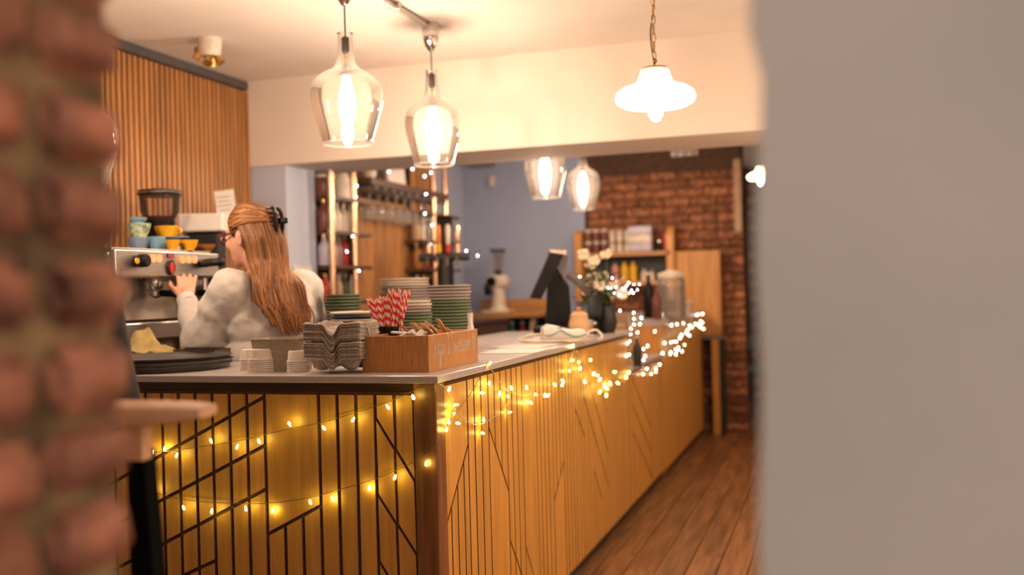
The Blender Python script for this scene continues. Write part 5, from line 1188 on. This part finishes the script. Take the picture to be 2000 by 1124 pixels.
for k, (x, m) in enumerate(((834, 'blueglow'), (851, 'blueglow'), (862, 'blueb'), (880, 'blueglow'), (901, 'blueglow'))):
    q = px(x, 560, 6.45); q.z = 1.032; t = thing('blue_bottle', f'{("faint", "pale", "deep", "slim pale", "rightmost pale")[k]} blue lit bottle under the beer taps', 'bottle', q, 0, 'blue lit bottles under the taps')
    part('body', lathe([(0, 0), (.024, 0), (.026, .006), (.026, .12), (.012, .15), (.012, .18), (0, .18)], 16), m, t, True); part('cap', cyl((0, 0, .178), .013, .014, 12), 'chrome', t, True)
b6 = [(697, 363), (695, 385), (689, 462), (678, 492), (701, 529), (760, 336), (806, 331), (829, 345), (842, 338), (832, 380), (830, 418), (844, 440), (842, 479), (828, 499)]
w6a = [SB + bs(x, y, .16) for x, y in ((697, 345), (697, 365), (694, 390), (689, 462), (679, 492), (701, 529))]; w6b = [SB + bs(x, y, .16) for x, y in ((697, 345), (760, 335), (806, 331), (842, 339), (832, 380), (830, 418), (844, 440), (842, 479), (828, 499))]
fairy('fairy light string draped around the glass rack of the back bar', [w6a, w6b], [(SB + bs(x, y, .17), RU()) for x, y in b6], LEDF, 'wiredark', .7)
fairy('pair of fairy lights at the right end of the beer font', [[px(905, 495, 6.6), px(935, 503, 6.6)]], [(px(911, 491, 6.6), RU()), (px(933, 500, 6.6), RU())], LEDF, 'wiredark', .7)
# wall-mounted things on the column and rear wall
q = px(590, 545, 5.6); t = thing('menu_card', 'pale framed card fixed low on the lilac column face', 'card', (c1.x + .006, (YB + cY2.y) / 2, q.z))
part('card', rbox((0, 0, 0), (.008, .22, .16), .002), 'paper', t); part('red_strip', rbox((.0045, 0, -.095), (.004, .2, .03), .001), 'pink', t)
q = pY(962, 355, YR); t = thing('wall_sensor', 'small cream alarm sensor high on the blue-grey wall', 'sensor', q); part('case', rbox((0, -.02, 0), (.06, .04, .11), .01), 'bwhite', t); part('lens', sph((0, -.04, -.02), .018), 'white', t, True)
q = pZ(945, 317, CEIL) if False else pY(940, 322, YR - .3); t = thing('ceiling_speaker', 'dark ceiling speaker bracket by the corner of the blue wall', 'speaker', (q.x, q.y, q.z)); part('case', rbox((0, 0, 0), (.22, .14, .05), .012), 'greyd', t); part('bracket', cyl((0, 0, .02), .02, CEIL - q.z - .02, 10), 'greyd', t, True)
# trestle table with grinder against the rear wall
YT = YR - .32
tx0, tx1 = pY(922, 600, YT).x, pY(1072, 600, YT).x; zt2 = pY(1000, 611, YT - .2).z
t = thing('trestle_table', 'high wooden trestle table against the blue-grey wall', 'table', ((tx0 + tx1) / 2, YT, 0)); wx = (tx1 - tx0)
part('table_top', rbox((0, 0, zt2 - .02), (wx, .50, .04), .004), 'ltwoodx', t); part('up_stand', rbox((0, .24, zt2 + .055), (wx, .025, .11), .003), 'ltwoodx', t)
part('apron', rbox((-.18, -.2, zt2 - .075), (wx * .36, .02, .07), .003), 'ltwoodx', t)
for sx in (-1, 1):
    for sy_ in (-1, 1): part('leg', beam((sx * wx * .38, sy_ * .18, zt2 - .04), (sx * wx * .38 - .09, sy_ * .22, 0), .04, .04), 'tan', t)
part('dark_cubby', bb(-wx * .42, wx * .42, .12, .24, .35, zt2 - .06), 'dark', t); part('low_shelf', rbox((0, .02, zt2 - .42), (wx * .8, .36, .02), .003), 'darkwood', t)
for k, (x, m, lab) in enumerate(((1000, 'tealg', 'teal bottle left under the trestle table'), (1021, 'red', 'red bottle under the trestle table'), (1045, 'tealg', 'teal bottle right under the trestle table'))):
    q = pY(x, 640, YT - .05); bottle(x, (q - CAM).dot(Fv), .33, .045, m, lab, zt2 - .41, 640)
q = pY(975, 608, YT - .06); t = thing('filter_grinder', 'cream coffee grinder with a tapered hopper on the trestle table', 'coffee grinder', (q.x, q.y, zt2), 0.0)
S_ = .0043
part('base', rbox((0, -.02, .012), (.24, .24, .024), .01), 'bwhite', t, True)
part('pedestal', lathe([(.085, .02), (.06, .06), (.055, .20), (.065, .24), (0, .24)], 24), 'bwhite', t, True)
part('head', rbox((.0, 0, .27), (.19, .15, .12), .04, seg=3), 'bwhite', t, True); part('dial', lathe([(0, .02), (.04, .02), (.045, 0)], 20, (-.04, -.075, .27), rot('X', PI / 2)), 'black', t, True)
part('spout', rbox((-.09, -.02, .20), (.06, .06, .10), .01), 'black', t); part('throat', cyl((0, 0, .32), .035, .05, 18), 'black', t, True)
part('hopper', shell([(.036, .36), (.04, .38), (.065, .53)], 24), 'hopper', t, True); part('hopper_lid', cyl((0, 0, .53), .07, .022, 22), 'black', t, True)
# shelf unit on the brick wall
YS_ = YR - .10
sx0, sx1 = pY(1128, 480, YS_).x, pY(1319, 480, YS_).x; zA = pY(1220, 447, YS_).z; zS = pY(1220, 493, YS_).z; zL = pY(1220, 550, YS_).z
t = thing('wall_shelf_unit', 'open wooden wall shelf with rounded sides on the brick wall', 'shelf', ((sx0 + sx1) / 2, YS_, zL - .16)); hw = (sx1 - sx0) / 2; z_ = zL - .16
for sgn in (-1, 1):
    pol = [Vector((sgn * hw, y, z)) for y, z in ((.09, 0), (-.11, 0), (-.11, zA - z_ - .08), (-.09, zA - z_ - .03), (-.04, zA - z_), (.09, zA - z_))]
    part('side_board', prism(pol, (-sgn * .06, 0, 0)), 'ltwood', t)
for z in (zS - .02, zL - .02): part('shelf', rbox((0, -.01, z - z_), (2 * hw - .06, .2, .035), .003), 'ltwoodx', t)
part('back_board', bb(-hw + .03, hw - .03, .075, .09, zL - z_ - .03, zS - z_ - .03), 'dark', t)
def sj(x, z, r, h, m, lid, label, name='shelf_jar', dy=0):
    q = pY(x, 480, YS_ - .03 + dy); q.z = z; t = thing(name, label, 'jar', q, 0, 'jars on the wall shelf'); part('body', lathe([(0, 0), (r * .95, 0), (r, .004), (r, h * .72), (r * .85, h * .8), (0, h * .8)], 18), m, t, True); part('lid', cyl((0, 0, h * .78), r * .95, h * .22, 18), lid, t, True)
zz0 = zS + .0005; oc = ('left', 'middle', 'right')
for r_i in range(2):
    for k in range(3):
        sj(1149 + 15.5 * k, zz0 + r_i * .102, .031, .1, 'brownjar', 'bwhite', f'brown jar with a pale lid, {oc[k]} of the {("lower", "upper")[r_i]} three at the shelf left end')
        sj(1196 + 14.5 * k, zz0 + r_i * .094, .028, .092, 'bwhite', 'bwhite' if r_i else 'tan', f'cream jar, {oc[k]} of the {("lower", "upper")[r_i]} three in the shelf middle')
for r_i in range(3):
    q = pY(1252, 480, YS_ - .02); tag(part('gift_tin', rbox((q.x, q.y, zz0 + .036 + r_i * .0725), (.205, .13, .071), .006), ('lilac', 'bwhite', 'lilac')[r_i]), f'pale printed tin box, {("bottom", "middle", "top")[r_i]} of three on the wall shelf', 'tin', 'tins on the wall shelf')
sj(1288, zz0, .022, .09, 'black', 'chrome', 'black jar beside the tins on the wall shelf'); sj(1300, zz0, .024, .15, 'red', 'red', 'red flask at the right end of the wall shelf')
zz1 = zL + .0005
for x, m, h, r, lab in ((1202, 'pink', .17, .03, 'pink bottle with a green cap on the lower shelf'), (1220, 'yellow', .165, .034, 'left yellow sauce bottle on the lower shelf'), (1237, 'yellow', .165, .034, 'right yellow sauce bottle on the lower shelf'), (1258, 'bwhite', .10, .03, 'short cream jar on the lower shelf'), (1273, 'bwhite', .09, .028, 'shortest cream jar on the lower shelf')):
    q = pY(x, 530, YS_ - .03); q.z = zz1; t = thing('sauce_bottle', lab, 'bottle', q, 0, 'bottles on the lower wall shelf'); part('body', lathe([(0, 0), (r, 0), (r, h * .7), (r * .5, h * .86), (0, h * .86)], 18), m, t, True); part('cap', lathe([(r * .5, h * .85), (r * .35, h), (0, h)], 12), 'green' if m == 'pink' else m, t, True)
# board leaning on a small side table
YD = YR - .16
q0, q1 = pY(1322, 655, YD), pY(1410, 655, YD); zt3 = q1.z; zb3 = pY(1366, 490, YD).z; wd = q1.x - q0.x
t = thing('leaning_board', 'plain upright light oak board propped against the brick wall', 'board', ((q0.x + q1.x) / 2, YD, zt3)); part('panel', rbox((0, .02, (zb3 - zt3) / 2), (wd, .03, zb3 - zt3), .004, rot('X', -.0)), 'ltwood', t); part('edge_strip', rbox((wd / 2 - .008, 0, (zb3 - zt3) / 2), (.016, .034, zb3 - zt3), .003), 'ltwood', t); part('edge_strip', rbox((-wd / 2 + .008, 0, (zb3 - zt3) / 2), (.016, .034, zb3 - zt3), .003), 'ltwood', t)
t = thing('side_table', 'narrow dark side table under the leaning board', 'table', ((q0.x + q1.x) / 2 + .0, YD - .0, 0)); part('top', rbox((0, 0, zt3 - .016), (wd + .06, .18, .03), .004), 'greyd', t)
for sgn in (-1, 1): part('leg', rbox((sgn * (wd / 2 - .0), -.07, (zt3 - .03) / 2), (.035, .035, zt3 - .03), .003), 'dark', t); part('leg', rbox((sgn * (wd / 2 - .0), .06, (zt3 - .03) / 2), (.035, .035, zt3 - .03), .003), 'dark', t)
part('side_plank', rbox((wd / 2 - .045, -.02, (zt3 - .03) / 2), (.07, .10, zt3 - .035), .003), 'ltwood', t)
q = pY(1408, 705, YR); t = thing('wall_socket', 'small black socket low on the brick pier', 'socket', q); part('plate', rbox((0, -.018, 0), (.07, .02, .085), .006), 'black', t); part('switch', rbox((0, -.03, .015), (.02, .01, .02), .002), 'greyd', t)
# blue-grey chair glimpsed in the farther room
q = px(1497, 690, 9.4); t = thing('far_chair', 'blue-grey chair glimpsed at the edge of the plain wall', 'chair', (q.x, q.y, 0), .3)
zc1 = px(1480, 655, 9.4).z; part('backrest', rbox((0, .2, (zc1 + .62) / 2), (.42, .03, zc1 - .62), .012), 'slategrey', t); part('seat', rbox((0, 0, .46), (.42, .42, .04), .012), 'slategrey', t)
for sx in (-1, 1):
    for sy_ in (-1, 1): part('leg', bar((sx * .18, sy_ * .18, 0), (sx * .18, sy_ * .18, .45 if sy_ < 0 else .66), .014, 8), 'iron', t, True)
# glass ceiling light glimpsed below the bulkhead
q = px(1337, 296, 6.4); t = thing('glass_ceiling_light', 'cluster of small glass lights peeping out under the bulkhead', 'lamp', q)
for k in (-1, 0, 1): part('glass_cup', shell([(.012, .06), (.03, .03), (.032, -.02), (.028, -.03)], 20, (.055 * k, 0, 0)), 'glass2', t, True); part('lamp_pin', cyl((.055 * k, 0, .055), .01, .06, 10), 'brass', t, True)
part('bar', rbox((0, 0, .12), (.2, .03, .02), .004), 'brass', t); part('rod', cyl((0, 0, .12), .006, CEIL - q.z - .12, 8), 'brass', t, True)
